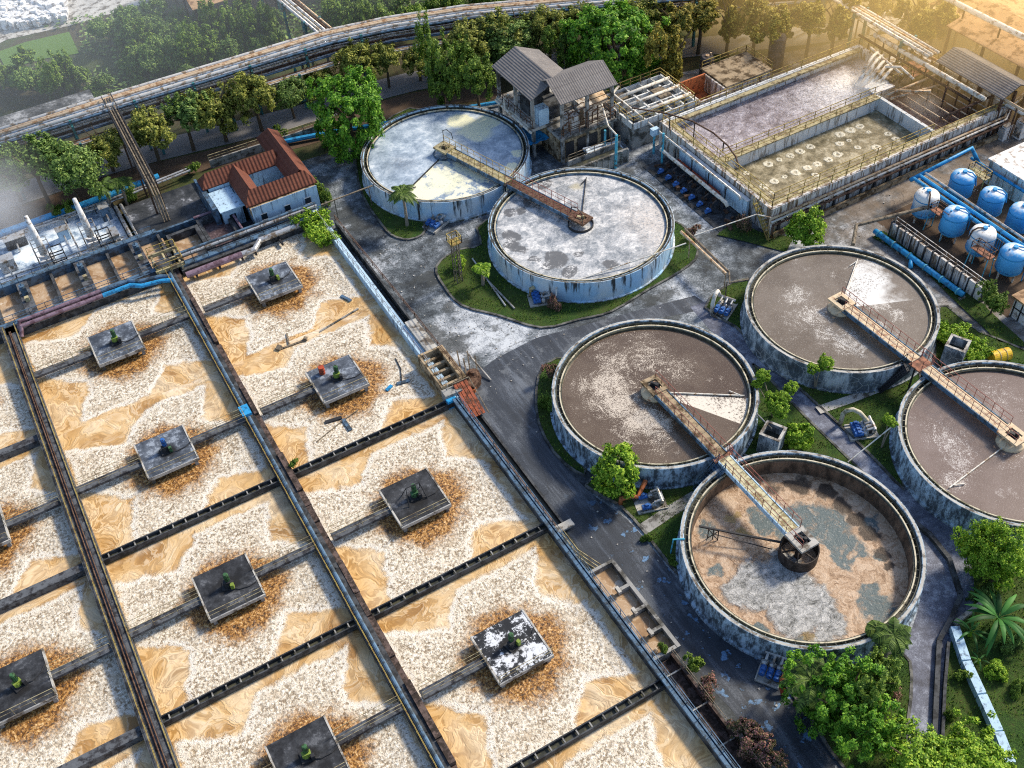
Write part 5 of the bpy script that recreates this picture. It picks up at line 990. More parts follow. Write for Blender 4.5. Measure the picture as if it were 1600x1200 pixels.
t = thing('brick_bay', 'small walled bay with an orange brick inner face left of the tan roof', 'building', (72.8,87.5,0)); MB().box(70.8,75.0,85.9,86.1,0,3.0).box(70.8,71.0,86.1,90.5,0,3.0).box(74.8,75.0,86.1,90.5,0,3.0).build('wall', M['wall_rust'], t); MB().box(71.0,74.8,90.3,90.5,0,3.2).box(71.05,74.75,86.2,90.2,.0,.9).build('back_wall', M['orange'], t)
for k, (u, v, r, hgt, lab) in enumerate(((86.0,90.6,1.0,4.6,'tall dark round tank behind the pools'),(77.0,92.9,.85,3.6,'shorter black round tank behind the tan flat roof'))):
    b = thing('black_tank', lab, 'tank', (u,v,0)); MB().lathe([(.001,0),(r,0),(r,hgt*.3),(r+.05,hgt*.31),(r,hgt*.33),(r,hgt*.62),(r+.05,hgt*.63),(r,hgt*.65),(r,hgt*.93),(r*.8,hgt),(.001,hgt)],0,0,28).build('shell', M['black_tank'], b, local=True); MB().cyl(0,0,hgt,hgt+.15,r*.3,n=16).bc(.5,0,hgt,.2,.2,.3).build('lid', M['lag_orange'], b, local=True)

# ---------------------------------------------------------------- blue pressure vessels
VP = [(1446,318),(1502,288),(1490,346),(1548,316),(1533,376),(1594,341),(1580,406),(1622,372)]
VS = [at(a_[0],a_[1],2.1)+(k_,) for a_, k_ in zip(VP, (1,0,0,0,1,0,0,0))]
VS_OLD = [(78.2,57.7,1),(83.6,58.0,0),(78.5,54.1,0),(83.9,54.3,0),(78.4,50.5,1),(84.2,50.7,0),(78.6,46.9,0),(84.4,46.9,0)]
VN = ['white-domed vessel with rust runs beside the road, far left of the cluster','deep blue vessel topmost of the cluster','blue vessel with a white dome, second in the front row','blue vessel second in the back row','chalky white vessel with heavy rust runs, third in the front row','pale topped blue vessel third in the back row','white-topped vessel nearest in the front row','blue vessel nearest in the back row at the right edge']
for (u, v, k), lab in zip(VS, VN):
    t = thing('pressure_vessel', lab, 'vessel', (u,v,0), random.uniform(0,6), 'blue pressure vessels'); r = 1.27
    o = MB().lathe([(.001,.6),(.6,.64),(1.05,.8),(r,1.05),(r,2.95),(r-.05,3.12),(1.12,3.38),(.76,3.55),(.38,3.63),(.001,3.66)],0,0,40).build('shell', M['vessel_rusty' if k else 'vessel'], t, True, local=True)
    MB().lathe([(r+.03,1.2),(r+.05,1.26),(r+.03,1.32)],0,0,40).build('weld_band', M['bluepipe'], o, local=True); MB().lathe([(r+.02,2.85),(r+.04,2.91),(r+.02,2.97)],0,0,40).build('weld_band', M['bluepipe'], o, local=True)
    for q in range(4): a = q*PI/2+.5; MB().tube([(1.0*math.cos(a),1.0*math.sin(a),0),(1.0*math.cos(a),1.0*math.sin(a),1.0)], .11, 8).build('leg', M['white_pipe'], t, local=True)
    MB().cyl(0,0,3.6,3.85,.24,n=16).build('manhole', M['bluepipe'], o, local=True); MB().cyl(.6,.3,3.4,3.72,.1,n=10).build('nozzle', M['bluepipe'], o, local=True); MB().tube([(-.25,0,3.78),(-.75,.1,3.8),(-1.2,.2,3.45),(-1.4,.2,2.4)], .08, 8).build('pipe', M['rust' if k else 'bluepipe'], t, local=True)
for k, (u, v, lab) in enumerate((at(1471,334,2.6)+('rusty brown gantry between the first two vessels of the front row',),at(1536,394,2.6)+('rusty brown gantry between the last two vessels of the front row',),at(1530,272,2.6)+('yellow curved gantry beside the topmost vessel',))):
    t = thing('gantry', lab, 'gantry', (u,v,0)); mt = M['deck_rust'] if k < 2 else M['yellow_dull']
    MB().box(u-.45,u+.45,v-1.15,v+1.15,2.55,2.63).build('deck', mt, t)
    for a in (-.4,.4):
        for b in (-1.05,1.05): MB().tube([(u+a*1.5,v+b*1.1,0),(u+a,v+b,2.55)], .06, 6).build('leg', M['cyan'] if k < 2 else M['yellow'], t)
    MB().rail([(u-.45,v-1.15,2.63),(u-.45,v+1.15,2.63),(u+.45,v+1.15,2.63),(u+.45,v-1.15,2.63),(u-.45,v-1.15,2.63)], .8, .8, .05).build('handrail', M['rust'] if k < 2 else M['yellow'], t)
for k in range(5):
    x = 80.3+k*.42; zz = 3.0-(k%2)*.6; p = thing('vessel_pipe', f'{ORD[k]} from the left of the blue pipes between the two rows of vessels', 'pipe', (x,53,zz), 0, 'pipes between the vessels'); MB().tube([(x,61.5,zz),(x,44,zz)], (.17,.11,.2,.1,.14)[k], 8).build('pipe', M[('bluepipe','lagging','bluepipe','rust','steel')[k]], p); f = MB()
    for q in range(4): f.bar((x,46+q*4.3,0),(x,46+q*4.3,zz),.09,.09)
    f.build('stand', M['bluepipe'], p)
p = thing('ground_pipe', 'long bright blue pipe lying on the grass beside the panelled wall', 'pipe', (73.5,53,.5)); MB().tube([(73.4,59.2,.55),(73.6,47.2,.55)], .30, 14).tube([(73.5,54.0,.5),(72.9,53.5,.35),(72.6,53.1,.2)], .22, 10).build('pipe', M['bluepipe'], p, True); f = MB()
for q in range(6): f.tube([(73.43+.014*q*2,58.7-q*2.15,.55),(73.43+.014*q*2,58.55-q*2.15,.55)], .38, 14)
f.build('flange', M['cyan'], p); f = MB()
for q in range(6): f.box(73.2,73.9,57.6-q*2.1,57.9-q*2.1,.1,.3)
f.build('sleeper', M['concrete'], p)
t = thing('panelled_wall', 'low stained wall of white and rusty panels behind the blue pipe', 'wall', (74.8,52,0)); f = MB()
for q in range(13): f.box(74.55,74.8,46.0+q*.95,46.85+q*.95,.1,1.75+random.uniform(-.06,.06))
f.build('panel', M['wall_rust'], t); f = MB()
for q in range(14): f.box(74.5,74.95,45.85+q*.95,45.99+q*.95,.0,1.9)
f.build('post', M['concrete_dark'], t); MB().rail([(75.3,46,1.2),(75.3,58.4,1.2)], .9, 1.4, .06).build('handrail', M['steel'], t); MB().tube([(75.6,46,.6),(75.6,58.4,.6)], .12, 8).build('pipe', M['bluepipe'], t)
t = thing('white_roofed_shed', 'white flat-topped tank house cut off by the right edge, with blue pipes', 'building', (92,57,0)); MB().box(89.4,96,54.5,59.5,0,2.9).build('wall', M['wall_white'], t); MB().box(89.2,96.2,54.3,59.7,2.9,3.1).build('roof', M['white_paint'], t); MB().tube([(88.9,61.5,2.2),(88.9,54,2.2),(92,53.6,2.2)], .17, 8).tube([(80.3,61.8,2.6),(88.9,61.8,3.3),(88.9,60.5,2.2)], .24, 10).build('pipe', M['bluepipe'], t, True)
t = thing('framed_kiosk', 'white framed kiosk with a brown flat roof at the right edge', 'building', (77,41.5,0)); MB().box(75.6,78.8,39.8,43.2,0,2.3).build('wall', M['white_paint'], t); MB().box(75.3,79.1,39.5,43.5,2.3,2.5).build('roof', M['sheet_roof'], t); f = MB()
for y in (40,41.1,42.2,43.0): f.box(75.54,75.598,y-.06,y+.06,0,2.25)
f.box(75.54,75.597,39.85,43.1,1.15,1.25); f.build('frame', M['dark'], t)
# ---------------------------------------------------------------- sheds, roofs and stores at the back
def shed(name, lab, x0, x1, y0, y1, ze, zr, axis, roofm, wallm='wall_rust', open_=True):
    t = thing(name, lab, 'shed', ((x0+x1)/2,(y0+y1)/2,0)); f = MB(); gable(f,x0,x1,y0,y1,ze,zr,axis); f.build('roof', roofm, t, origin=((x0+x1)/2,(y0+y1)/2,ze)); f = MB()
    if open_:
        for x in (x0+.4,(x0+x1)/2,x1-.4):
            for y in np.linspace(y0+.4,y1-.4,4): MB().box(x-.14,x+.14,y-.14,y+.14,0,ze-.05).build('column', M['rust'], t)
        MB().box(x0+1,x1-1,y0+1,y1-1,0,1.2).bc((x0+x1)/2,(y0+y1)/2,1.2,1.6,2.2,1.2).build('stored_goods', M['wood'], t)
    else: f.box(x0+.4,x1-.4,y0+.4,y1-.4,0,ze-.02); f.build('wall', M[wallm], t)
    return t
for k, (a, b, r, z, mt, lab) in enumerate((((95.3,84),(95.3,66.5),.30,4.6,'white_pipe','thick white pipe right of the spraying pool'),((94.9,86),(94.9,68),.16,3.8,'rust','thin rusty pipe right of the spraying pool'),((97.6,80),(97.6,62),.18,4.2,'lag_orange','orange-lit pipe before the grey shed'),((98.2,77),(98.2,60),.22,3.4,'lagging','silver pipe before the grey shed'),((89.5,67.2),(106,67.2),.14,3.9,'rust','rusty pipe crossing toward the grey shed'))):
    p = thing('pipe_run', lab, 'pipe', (a[0],(a[1]+b[1])/2,0)); MB().tube([a+(z,), b+(z,)], r, 10).build('pipe', M[mt], p, True)
    for q in range(5): c_ = (a[0]+(b[0]-a[0])*(q+.5)/5, a[1]+(b[1]-a[1])*(q+.5)/5); MB().bar((c_[0],c_[1],0),(c_[0],c_[1],z-.1),.14,.14).build('stand', M['rust'], p)
for k, (u, v, sx, sy, hh, mt, lab) in enumerate(((99.2,63.4,1.4,1.0,2.2,'white_paint','white cabinet under the near end of the grey shed'),(97.3,64.2,1.0,.9,1.8,'white_paint','smaller white cabinet beside the shed column'),(96.0,80.5,1.6,1.6,2.6,'rust','rusty square hopper behind the spray header'),(99.5,81.5,2.2,1.4,2.0,'concrete_tan','tan plant box behind the grey shed'))):
    t = thing('plant_cabinet', lab, 'cabinet', (u,v,0)); bd = MB().bc(u,v,0,sx,sy,hh).build('body', M[mt], t); MB().bc(u,v,hh,sx+.12,sy+.12,.08).build('lid', M['steel'], t); MB().box(u-sx/2-.03,u-sx/2-.003,v-sy*.4,v+sy*.4,.2,hh-.2).build('door', M['concrete_pale'], bd)
t = thing('steel_platform', 'tangle of yellow railed steel platforms between the pale rack and the grey shed', 'platform', (97,78,0)); MB().box(94.5,99.4,76.2,79.2,2.7,2.8).build('deck', M['deck_rust'], t); MB().rail([(94.5,76.2,2.8),(99.4,76.2,2.8),(99.4,79.2,2.8),(94.5,79.2,2.8),(94.5,76.2,2.8)], 1.0, 1.0, .07).build('handrail', M['yellow'], t)
for u in (94.7,99.2):
    for v in (76.4,79.0): MB().bar((u,v,0),(u,v,2.7),.14,.14).build('leg', M['rust'], t)
shed('open_shed', 'open shed with a grey and cream gabled roof right of the pools', 96.4,101.2,65.0,75.0,5.0,6.0,'y',M['corr'])
shed('store_shed', 'large brown roofed shed at the upper right edge', 102.3,115,63,79.5,5.6,6.9,'y',M['sheet_roof'])
p = thing('roof_pipe', 'thick white pipe crossing above the large brown roof', 'pipe', (105,75,7)); MB().tube([(104,82,7.6),(104.6,60,7.6)], .34, 12).build('pipe', M['white_paint'], p, True); f = MB()
for y in (79,73.5,67,62): f.bar((104.2,y,6.1),(104.2,y,7.4),.16,.16)
f.build('support', M['rust'], p)
shed('store_shed', 'tan roofed shed beyond the large brown roof', 106,120,80.5,86,4.5,5.5,'x',M['sheet_roof'])
shed('white_building', 'pale walled building between the trees at the top right', 103,112,95,102,4.2,5.2,'x',M['sheet_roof'],'wall_white',False)
t = thing('yard_shelter', 'low pale canopy among the pipes at the top right', 'shelter', (99.5,88,0)); MB().slab([(98,86,3.2),(103,86,3.2),(103,90,3.5),(98,90,3.5)][::-1], .14).build('roof', M['concrete_pale'], t); f = MB()
for x in (98.3,102.7):
    for y in (86.3,89.7): f.bar((x,y,0),(x,y,3.1),.14,.14)
f.build('post', M['rust'], t)
b = thing('flat_building', 'low building with a black and white stained flat roof beyond the pipe rack', 'building', (3,129.5,0)); MB().box(-9,10,127.4,131.0,0,2.9).build('wall', M['concrete_dark'], b); MB().box(-9.2,10.2,127.2,131.2,2.9,3.1).build('roof', M['flat_roof'], b); MB().box(-9.2,10.2,127.15,127.19,2.9,3.3).build('parapet', M['concrete'], b)
shed('warehouse', 'tan sheet roofed warehouse at the top edge beyond the thicket', 27.0,50,139.5,158,5.0,7.0,'x',M['sheet_roof'],'wall_rust')
for k, (u, v, sx, sy, hh, mt, lab) in enumerate(((-6.2,104.5,1.6,1.2,1.5,'steel','grey pump box left of the white stacks'),(.2,106.5,1.2,.9,1.3,'wall_blue','pale blue box behind the white stacks'),(4.9,103.0,1.0,1.6,1.1,'concrete','grey concrete block right of the white stacks'),(-4.6,108.2,2.2,1.0,1.2,'concrete_dark','dark sump box at the back of the foam pool'),(5.2,107.4,1.0,1.0,1.7,'bluesteel','blue-grey cabinet at the back corner of the foam pool'))):
    t = thing('plant_cabinet', lab, 'cabinet', (u,v,.45)); bd = MB().bc(u,v,.45,sx,sy,hh).build('body', M[mt], t); MB().bc(u,v,.45+hh,sx+.1,sy+.1,.07).build('lid', M['steel'], t); MB().tube([(u,v-sy/2,.45+hh*.5),(u,v-sy/2-.8,.45+hh*.5),(u,v-sy/2-.8,.5)], .1, 8).build('pipe', M['steel'], bd)
for k, (a, b, lab) in enumerate((((-7.5,102.4),(5.8,102.2),'thin grey pipe along the front of the foam pool'),((-7,109.5),(6,108.9),'pale pipe along the back of the foam pool'),((1.0,101.6),(.9,109.6),'grey pipe crossing the foam pool between the stacks'))):
    p = thing('pipe_run', lab, 'pipe', (a[0],a[1],.45)); MB().tube([a+(1.1,), b+(1.1,)], .1, 8).build('pipe', M['steel'], p); 
    for q in range(4): MB().bar((a[0]+(b[0]-a[0])*(q+.5)/4,a[1]+(b[1]-a[1])*(q+.5)/4,.4),(a[0]+(b[0]-a[0])*(q+.5)/4,a[1]+(b[1]-a[1])*(q+.5)/4,1.05),.1,.1).build('stand', M['dark'], p)
struct('paved_yard', MB().sheet(pxs([(-60,100),(10,62),(110,40),(300,-15),(250,-60),(-60,-60)]), .01), M['concrete_pale'], label='pale track in front of the rubble heap')
lawn('lawn', [(-5,82),(40,66),(108,50),(124,84),(70,92),(10,108)], h=.05, kerb=False, sm=1, label='bright green lawn at the upper left')
f = MB(); rr = random.Random(3)
for k in range(1500):
    px, py = rr.uniform(-40,105), rr.uniform(-20,46); 
    if py > 52-.16*px: continue
    p = at(px, py); s = rr.uniform(.3,1.0); f.bc(p[0],p[1],rr.uniform(-.1,.8),s,s*rr.uniform(.5,1),s*.7,rr.uniform(0,3))
tag(f.build('rubble', M['white_paint']), 'heap of white and blue-grey rubble sacks in the upper left corner', 'rubble', None, 'stuff')
# ---------------------------------------------------------------- trees
def crown_mesh(name, seed, m, rx=1.0, rz=.85, clumps=70, per=60, leaf=.085, spread=.24, flat=1.0, low=-.75, hole=.0, lumps=0):
    """leaf-sized faces gathered in clumps through an uneven crown; unit radius, centred on the origin"""
    g = np.random.default_rng(seed); C = []
    cen = g.normal(size=(max(lumps,1),3))*.42*np.array([1,1,.7]) if lumps else np.zeros((1,3))
    while len(C) < clumps:
        d = g.normal(size=3); d /= np.linalg.norm(d)
        if d[2] < low: continue
        rad = g.uniform(.45,1.0)**.5; bump = 1+.18*math.sin(d[0]*4+seed)+.15*math.sin(d[1]*5+seed*2)+.12*math.sin(d[2]*6+seed)
        if lumps: c = cen[g.integers(len(cen))]+d*rad*.62*bump
        else: c = d*rad*bump
        c = c*np.array([rx,rx,rz]); C.append(c)
    C = np.array(C); n = clumps*per
    base = np.repeat(C, per, axis=0); off = g.normal(size=(n,3)); off /= np.linalg.norm(off,axis=1)[:,None]; off *= (g.uniform(.2,1,size=(n,1))**.6)*spread*np.repeat(g.uniform(.65,1.25,size=clumps),per)[:,None]; off[:,2] *= .75*flat
    P = base+off; hr = np.percentile(np.hypot(P[:,0],P[:,1]),96); vr = np.percentile(np.abs(P[:,2]),97); P[:,:2] *= rx/hr; P[:,2] *= rz/vr; out = P/np.maximum(np.linalg.norm(P,axis=1)[:,None],.05); nn = out*.5+off/spread*.6+g.normal(size=(n,3))*.45+np.array([0,0,.35]); nn /= np.linalg.norm(nn,axis=1)[:,None]
    t = np.cross(nn, g.normal(size=(n,3))); t /= np.linalg.norm(t,axis=1)[:,None]; b = np.cross(nn,t); s = leaf*g.uniform(.6,1.35,size=(n,1))
    V = np.stack([P-t*s, P-b*s*.55, P+t*s, P+b*s*.55],axis=1).reshape(-1,3)
    me = bpy.data.meshes.new(name); me.vertices.add(len(V)); me.vertices.foreach_set('co', V.astype(np.float32).ravel()); me.loops.add(len(V)); me.loops.foreach_set('vertex_index', np.arange(len(V),dtype=np.int32)); me.polygons.add(n); me.polygons.foreach_set('loop_start', np.arange(0,len(V),4,dtype=np.int32)); me.update(); me.validate(); me.materials.append(m); return me
def trunk_mesh(name, seed, limbs=5, m=None):
    g = random.Random(seed); mb = MB(); mb.tube([(0,0,-1.0),(g.uniform(-.04,.04),g.uniform(-.04,.04),-.5),(0,0,-.05)], [.075,.06,.045], 8)
    for k in range(limbs):
        a = 2*PI*k/limbs+g.uniform(-.3,.3); r = g.uniform(.4,.75); z = g.uniform(.1,.6); mb.tube([(0,0,-.35+.1*g.random()),(math.cos(a)*r*.45,math.sin(a)*r*.45,z*.35),(math.cos(a)*r,math.sin(a)*r,z)], [.04,.026,.01], 6)
    me = bpy.data.meshes.new(name); me.from_pydata(mb.v,[],mb.f); me.materials.append(m or M['bark']); return me
def variants(key, m, n, **kw):
    return [crown_mesh(f'{key}_crown', 100+sum(map(ord,key))+i*7, m, **kw) for i in range(n)]
CR = {
 'round': variants('round', M['leaf_bright'], 2, clumps=330, per=70, leaf=.036, spread=.13),
 'small': variants('small', M['leaf_lime'], 2, clumps=150, per=64, leaf=.062, spread=.2),
 'street': variants('street', M['leaf_olive'], 3, clumps=170, per=62, leaf=.045, spread=.16, rz=.72, low=-.45, lumps=4),
 'streetd': variants('streetd', M['leaf_dark'], 2, clumps=170, per=62, leaf=.045, spread=.16, rz=.75, low=-.45, lumps=4),
 'green': variants('green', M['leaf_mid'], 3, clumps=200, per=66, leaf=.042, spread=.15, rz=.95, low=-.7, lumps=5),
 'gold': variants('gold', M['leaf_gold_glow'], 2, clumps=170, per=62, leaf=.045, spread=.16, rz=.8, low=-.5, lumps=4),
 'big': variants('big', M['leaf_bright'], 2, clumps=380, per=80, leaf=.028, spread=.115, rz=.75, lumps=7),
 'limebig': variants('limebig', M['leaf_lime'], 2, clumps=340, per=84, leaf=.029, spread=.12, rz=.75, lumps=6),
 'bush': variants('bush', M['leaf_mid'], 2, clumps=140, per=60, leaf=.055, spread=.22, rz=.62, low=-.1, lumps=4),
 'bushd': variants('bushd', M['leaf_dark'], 3, clumps=170, per=60, leaf=.046, spread=.19, rz=.62, low=-.15, lumps=5),
 'pink': variants('pink', M['leaf_pink'], 2, clumps=130, per=60, leaf=.05, spread=.2, rz=.8, low=-.3, lumps=4),
 'hedge': variants('hedge', M['leaf_lime'], 1, clumps=90, per=60, leaf=.06, spread=.22, rz=.5, low=-.1, lumps=5),
}
TR = [trunk_mesh('trunk', 5+i) for i in range(3)]
vi = 0
def plant(name, label, cat, key, px, py, w, h, zc=None, group=None, trunk=True, loc=None):
    """crown centred on photo position (px,py) at height zc; w across, h crown height"""
    global vi; vi += 1
    zc = zc if zc is not None else h*.5
    p = loc or at(px, py, zc); t = thing(name, label, cat, (p[0],p[1],0), 0, group); R = w/2*(1.22 if name == 'street_tree' else 1.06)
    me = CR[key][vi % len(CR[key])]; o = bpy.data.objects.new('crown', me); link(o); o.parent = t; o.location = (0,0,zc); o.rotation_euler = (0,0,vi*1.37); rz = {'street':.72,'streetd':.75,'green':.95,'gold':.8,'big':.75,'limebig':.75,'bush':.62,'bushd':.62,'pink':.8,'hedge':.5}.get(key,.85)
    o.scale = (R,R,h*.5/rz)
    if trunk:
        q = bpy.data.objects.new('trunk', TR[vi % 3]); link(q); q.parent = t; q.location = (0,0,zc); q.scale = (R*.9,R*.9,zc); q.rotation_euler = (0,0,vi*.9)
    return t
# single trees one can point to
plant('round_tree','dense bright green round tree beside the far foam tank','tree','round',545,180,8.6,8.2,4.8)
plant('round_tree','small bright round tree at the foot of the brown tank beside the road','tree','small',964,737,4.0,3.9,2.8)
plant('round_tree','small yellow-green round tree at the corner of the pool block','tree','small',1264,359,3.8,3.6,2.6)
plant('leafy_tree','tall green tree left of the pump house','tree','green',688,108,6.2,9.0,5.4)
plant('leafy_tree','darker tree with its crown against the pump house roof','tree','green',745,120,5.8,7.5,4.6)
plant('leafy_tree','compact olive-green tree behind the pump house roofs','tree','green',884,82,4.8,5.6,4.0)
plant('leafy_tree','large bright tree with layered crown behind the pump house','tree','round',962,72,10.5,8.6,5.2)
plant('leafy_tree','golden-lit broad tree right of the large bright tree','tree','gold',1055,80,7.8,7.6,4.8)
plant('leafy_tree','large bright green tree below the drained tank','tree','big',1316,1104,7.4,5.8,3.3)
plant('leafy_tree','dark green tree behind the large tree at the lane edge','tree','green',1362,1065,4.6,5.4,3.2)
plant('leafy_tree','broad lime-green tree with orange flecks along the bottom edge','tree','limebig',1430,1190,7.4,4.0,2.6)
plant('leafy_tree','lime-green tree at the bottom edge right of the drain','tree','limebig',1525,1188,6.4,4.0,2.6)
plant('leafy_tree','yellow-green feathery tree near the right edge','tree','limebig',1566,872,5.4,5.2,3.2)
plant('shrub','dark shrub at the end of the panelled wall','shrub','green',1555,470,2.9,3.2,1.8)
plant('shrub','green shrub in the narrow strip left of the brown tank','shrub','bush',857,628,1.8,1.7,.9,trunk=False)
plant('shrub','pink-tipped shrub left of the brown tank','shrub','pink',864,580,1.9,1.7,1.0,trunk=False)
plant('shrub','pale bare-pink shrub by the pump skid on the lawn','shrub','pink',866,472,1.5,1.4,.9)
plant('shrub','pinkish shrub beside the silvery tank at the bridge','shrub','pink',1078,362,1.8,1.6,1.0)
plant('shrub','pale pink shrub at the pool block corner','shrub','pink',1162,345,2.0,1.7,1.1)
plant('shrub','green shrub along the weir channel, uppermost of the row by the road','shrub','bush',1088,1042,1.7,1.6,.9,trunk=False)
plant('shrub','first pink-flowered shrub below the green one by the road','shrub','pink',1106,1074,1.8,1.7,1.0,trunk=False)
plant('shrub','large pink-flowered shrub by the road near the bottom','shrub','pink',1158,1132,2.6,2.4,1.3,trunk=False)
plant('shrub','second large pink-flowered shrub by the road near the bottom','shrub','pink',1178,1158,2.4,2.4,1.3,trunk=False)
plant('shrub','pink-flowered shrub at the bottom edge by the road','shrub','pink',1204,1192,2.8,2.5,1.3,trunk=False)
plant('shrub','pink-brown shrub on the lane side of the large tree','shrub','pink',1383,1095,2.0,2.2,1.5,trunk=False)
plant('shrub','yellow-green shrub on the lawn beside the left concrete box','shrub','small',1248,682,2.4,2.1,1.2,trunk=False)
plant('shrub','low hedge bank right of the white flecked tank','shrub','hedge',1484,520,3.4,1.6,.8,trunk=False)
plant('shrub','low hedge bank behind the right concrete box','shrub','hedge',1522,548,2.8,1.5,.8,trunk=False)
plant('hedge','bright green hedge spilling over the top right corner of the basin','hedge','hedge',488,354,4.4,2.0,1.6,trunk=False)
plant('hedge','smaller green hedge hanging over the right basin wall','hedge','hedge',508,374,2.6,1.6,1.5,trunk=False)
plant('shrub','dark climbing shrub at the house corner','shrub','bush',498,300,2.6,2.6,1.4,trunk=False)
plant('shrub','small weed on the middle basin wall','plant','bush',456,724,1.0,.8,1.7,trunk=False)
plant('shrub','small weed at the end of the weir boxes','plant','bush',1036,1012,.9,.8,1.0,trunk=False)
plant('shrub','yellowish weed below the stacked lattice post','plant','small',716,412,1.6,1.5,.8,trunk=False)
plant('shrub','low green plant in front of the house wall','plant','bush',402,345,1.2,1.1,.9,trunk=False)
def clump_tree(label, spots, px, py, hgt):
    """open tree: a few separate leaf balls on bare limbs"""
    p = at(px, py, 0); t = thing('open_tree', label, 'tree', p); f = MB()
    for k, (qx, qy, zz, w) in enumerate(spots):
        q = at(qx, qy, zz); f.tube([(p[0],p[1],0),(p[0]*.7+q[0]*.3,p[1]*.7+q[1]*.3,zz*.45),(q[0],q[1],zz)], [.09,.06,.03], 6)
        o = bpy.data.objects.new('leaf_clump', CR['small'][k % 2]); link(o); o.parent = t; o.location = (q[0]-p[0],q[1]-p[1],zz); o.scale = (w/2,w/2,w*.42); o.rotation_euler = (0,0,k*1.1)
    f.build('trunk', M['bark_pale'], t)
clump_tree('open yellow-green tree with loose leaf clumps on the lawn wedge', [(1216,636,2.6,2.0),(1205,622,2.8,1.4),(1236,606,3.2,1.3),(1192,588,3.2,1.4),(1183,600,2.8,.9),(1222,622,3.1,1.4)], 1207,652, 3)
clump_tree('small forked tree with two leaf clumps in front of the white flecked tank', [(1291,566,3.4,1.5),(1270,576,3.2,1.2),(1284,572,3.0,.9)], 1273,607, 3)
clump_tree('spindly tree with a yellow-green top at the rim of the mauve-brown tank', [(1389,656,3.2,1.1),(1396,662,2.9,.8)], 1377,700, 3)
for k, (px, py, w, key, lab) in enumerate(((1500,1052,1.3,'bush','low weed on the lane side of the retaining wall'),(1556,1048,1.6,'small','yellow-green weed right of the retaining wall'),(1585,1000,2.2,'bushd','dark bush under the banana plant at the edge'),(1590,1075,1.4,'bush','small bush on the bare patch at the right edge'),(1530,925,1.8,'bushd','dark bush at the foot of the feathery tree'),(1488,1115,1.2,'bush','tuft of weeds between drain and retaining wall'),(1050,880,1.0,'bush','weed at the left foot of the drained tank'),(1010,840,.9,'bush','weed beside the short path'))): plant('shrub', lab, 'plant', key, px, py, w, w*.8, w*.35, trunk=False)
# palms and bananas
def palm(label, px, py, zt, R, fr=16, m='leaf_palm', droop=.9, w=.5, name='palm_tree'):
    p = at(px, py, zt); t = thing(name, label, 'palm', p); f = MB(); g = random.Random(int(px)); f.tube([(0,0,0),(.1,.05,zt*.5),(0,0,zt)], [.2,.15,.12], 10)
    for k in range(int(zt*3)): f.lathe([(.175-.012*k*.6,.3+k/3.2),(.19-.012*k*.6,.33+k/3.2),(.17-.012*k*.6,.36+k/3.2)],.05,.02,10)
    f.build('trunk', M['bark_pale'], t, local=True); c = MB()
    for k in range(fr):
        a = 2*PI*k/fr+g.uniform(-.15,.15); L = R*g.uniform(.8,1.1); up = g.uniform(.25,.9); n = 12; prev = None; ca, sa = math.cos(a), math.sin(a)
        for i in range(n+1):
            s = i/n; r = L*s*(1-.15*s*up); z = zt+L*(up*.75*s-droop*s*s*.85*(1.1-up*.3)); q = Vector((ca*r,sa*r,z))
            if prev is not None:
                d = (q-prev).normalized(); sd = Vector((-sa,ca,0)); ll = w*math.sin(PI*min(1,.12+s*.88))*.9+.05
                c.bar(prev, q, .04, .03)
                for e in (-1,1):
                    for z_ in (.25,.75):
                        b = prev.lerp(q, z_); tip = b+sd*e*ll+d*ll*.55+Vector((0,0,-ll*.45)); c.add([b, b+d*.10, tip, b-d*.06], [(0,1,2,3)])
            prev = q
    c.build('crown', M[m], t, local=True); return t
palm('palm tree with drooping fronds in front of the far foam tank', 628, 300, 4.6, 1.9, 15)
palm('small bright palm on the lawn beside the fallen pipes', 752, 418, 2.4, 1.2, 12, 'leaf_lime')
palm('palm standing at the right rim of the drained tank', 1396, 992, 3.6, 1.7, 14, 'leaf_palm')
palm('second palm crown just below the drained tank rim', 1372, 985, 2.8, 1.0, 10, 'leaf_palm')
palm('palm rising out of the large tree near the red pipe', 1268, 1062, 4.6, 2.4, 16, 'leaf_palm')
palm('dark palm in the planting behind the ground pipe', 160, 290, 3.4, 2.2, 14, 'leaf_palm'); palm('second dark palm in the planting behind the ground pipe', 185, 284, 3.2, 2.0, 14, 'leaf_palm')
def banana(label, px, py, zt, R, n=9):
    p = at(px, py, zt*.6); t = thing('banana_plant', label, 'plant', p); f = MB().tube([(0,0,0),(.05,0,zt*.5)], [.2,.12], 8); f.build('stem', M['leaf_lime'], t, local=True); c = MB(); g = random.Random(int(px*3))
    for k in range(n):
        a = 2*PI*k/n+g.uniform(-.3,.3); L = R*g.uniform(.75,1.15); up = g.uniform(.5,1.1); ca, sa = math.cos(a), math.sin(a); vs = []; m_ = 9
        for i in range(m_+1):
            s = i/m_; r = L*s; z = zt*.5+L*(up*s-.85*s*s); wd = .17*R*.36*math.sin(PI*min(1,s*.93+.07))**.7*(1 if s > .12 else .25)
            vs += [(ca*r-sa*wd,sa*r+ca*wd,z-wd*.35),(ca*r,sa*r,z),(ca*r+sa*wd,sa*r-ca*wd,z-wd*.35)]
        c.add(vs, [(i*3+j,i*3+j+1,(i+1)*3+j+1,(i+1)*3+j) for i in range(m_) for j in (0,1)])
    c.build('leaf_crown', M['leaf_banana'], t, True, local=True)
banana('large dark green banana plant below the feathery tree at the right edge', 1562, 962, 3.4, 2.8, 26); banana('small bright banana plant beside the retaining wall', 1518, 985, 1.4, 1.6, 8); banana('tiny banana plant in the grass right of the retaining wall', 1530, 1030, .9, 1.0, 6)
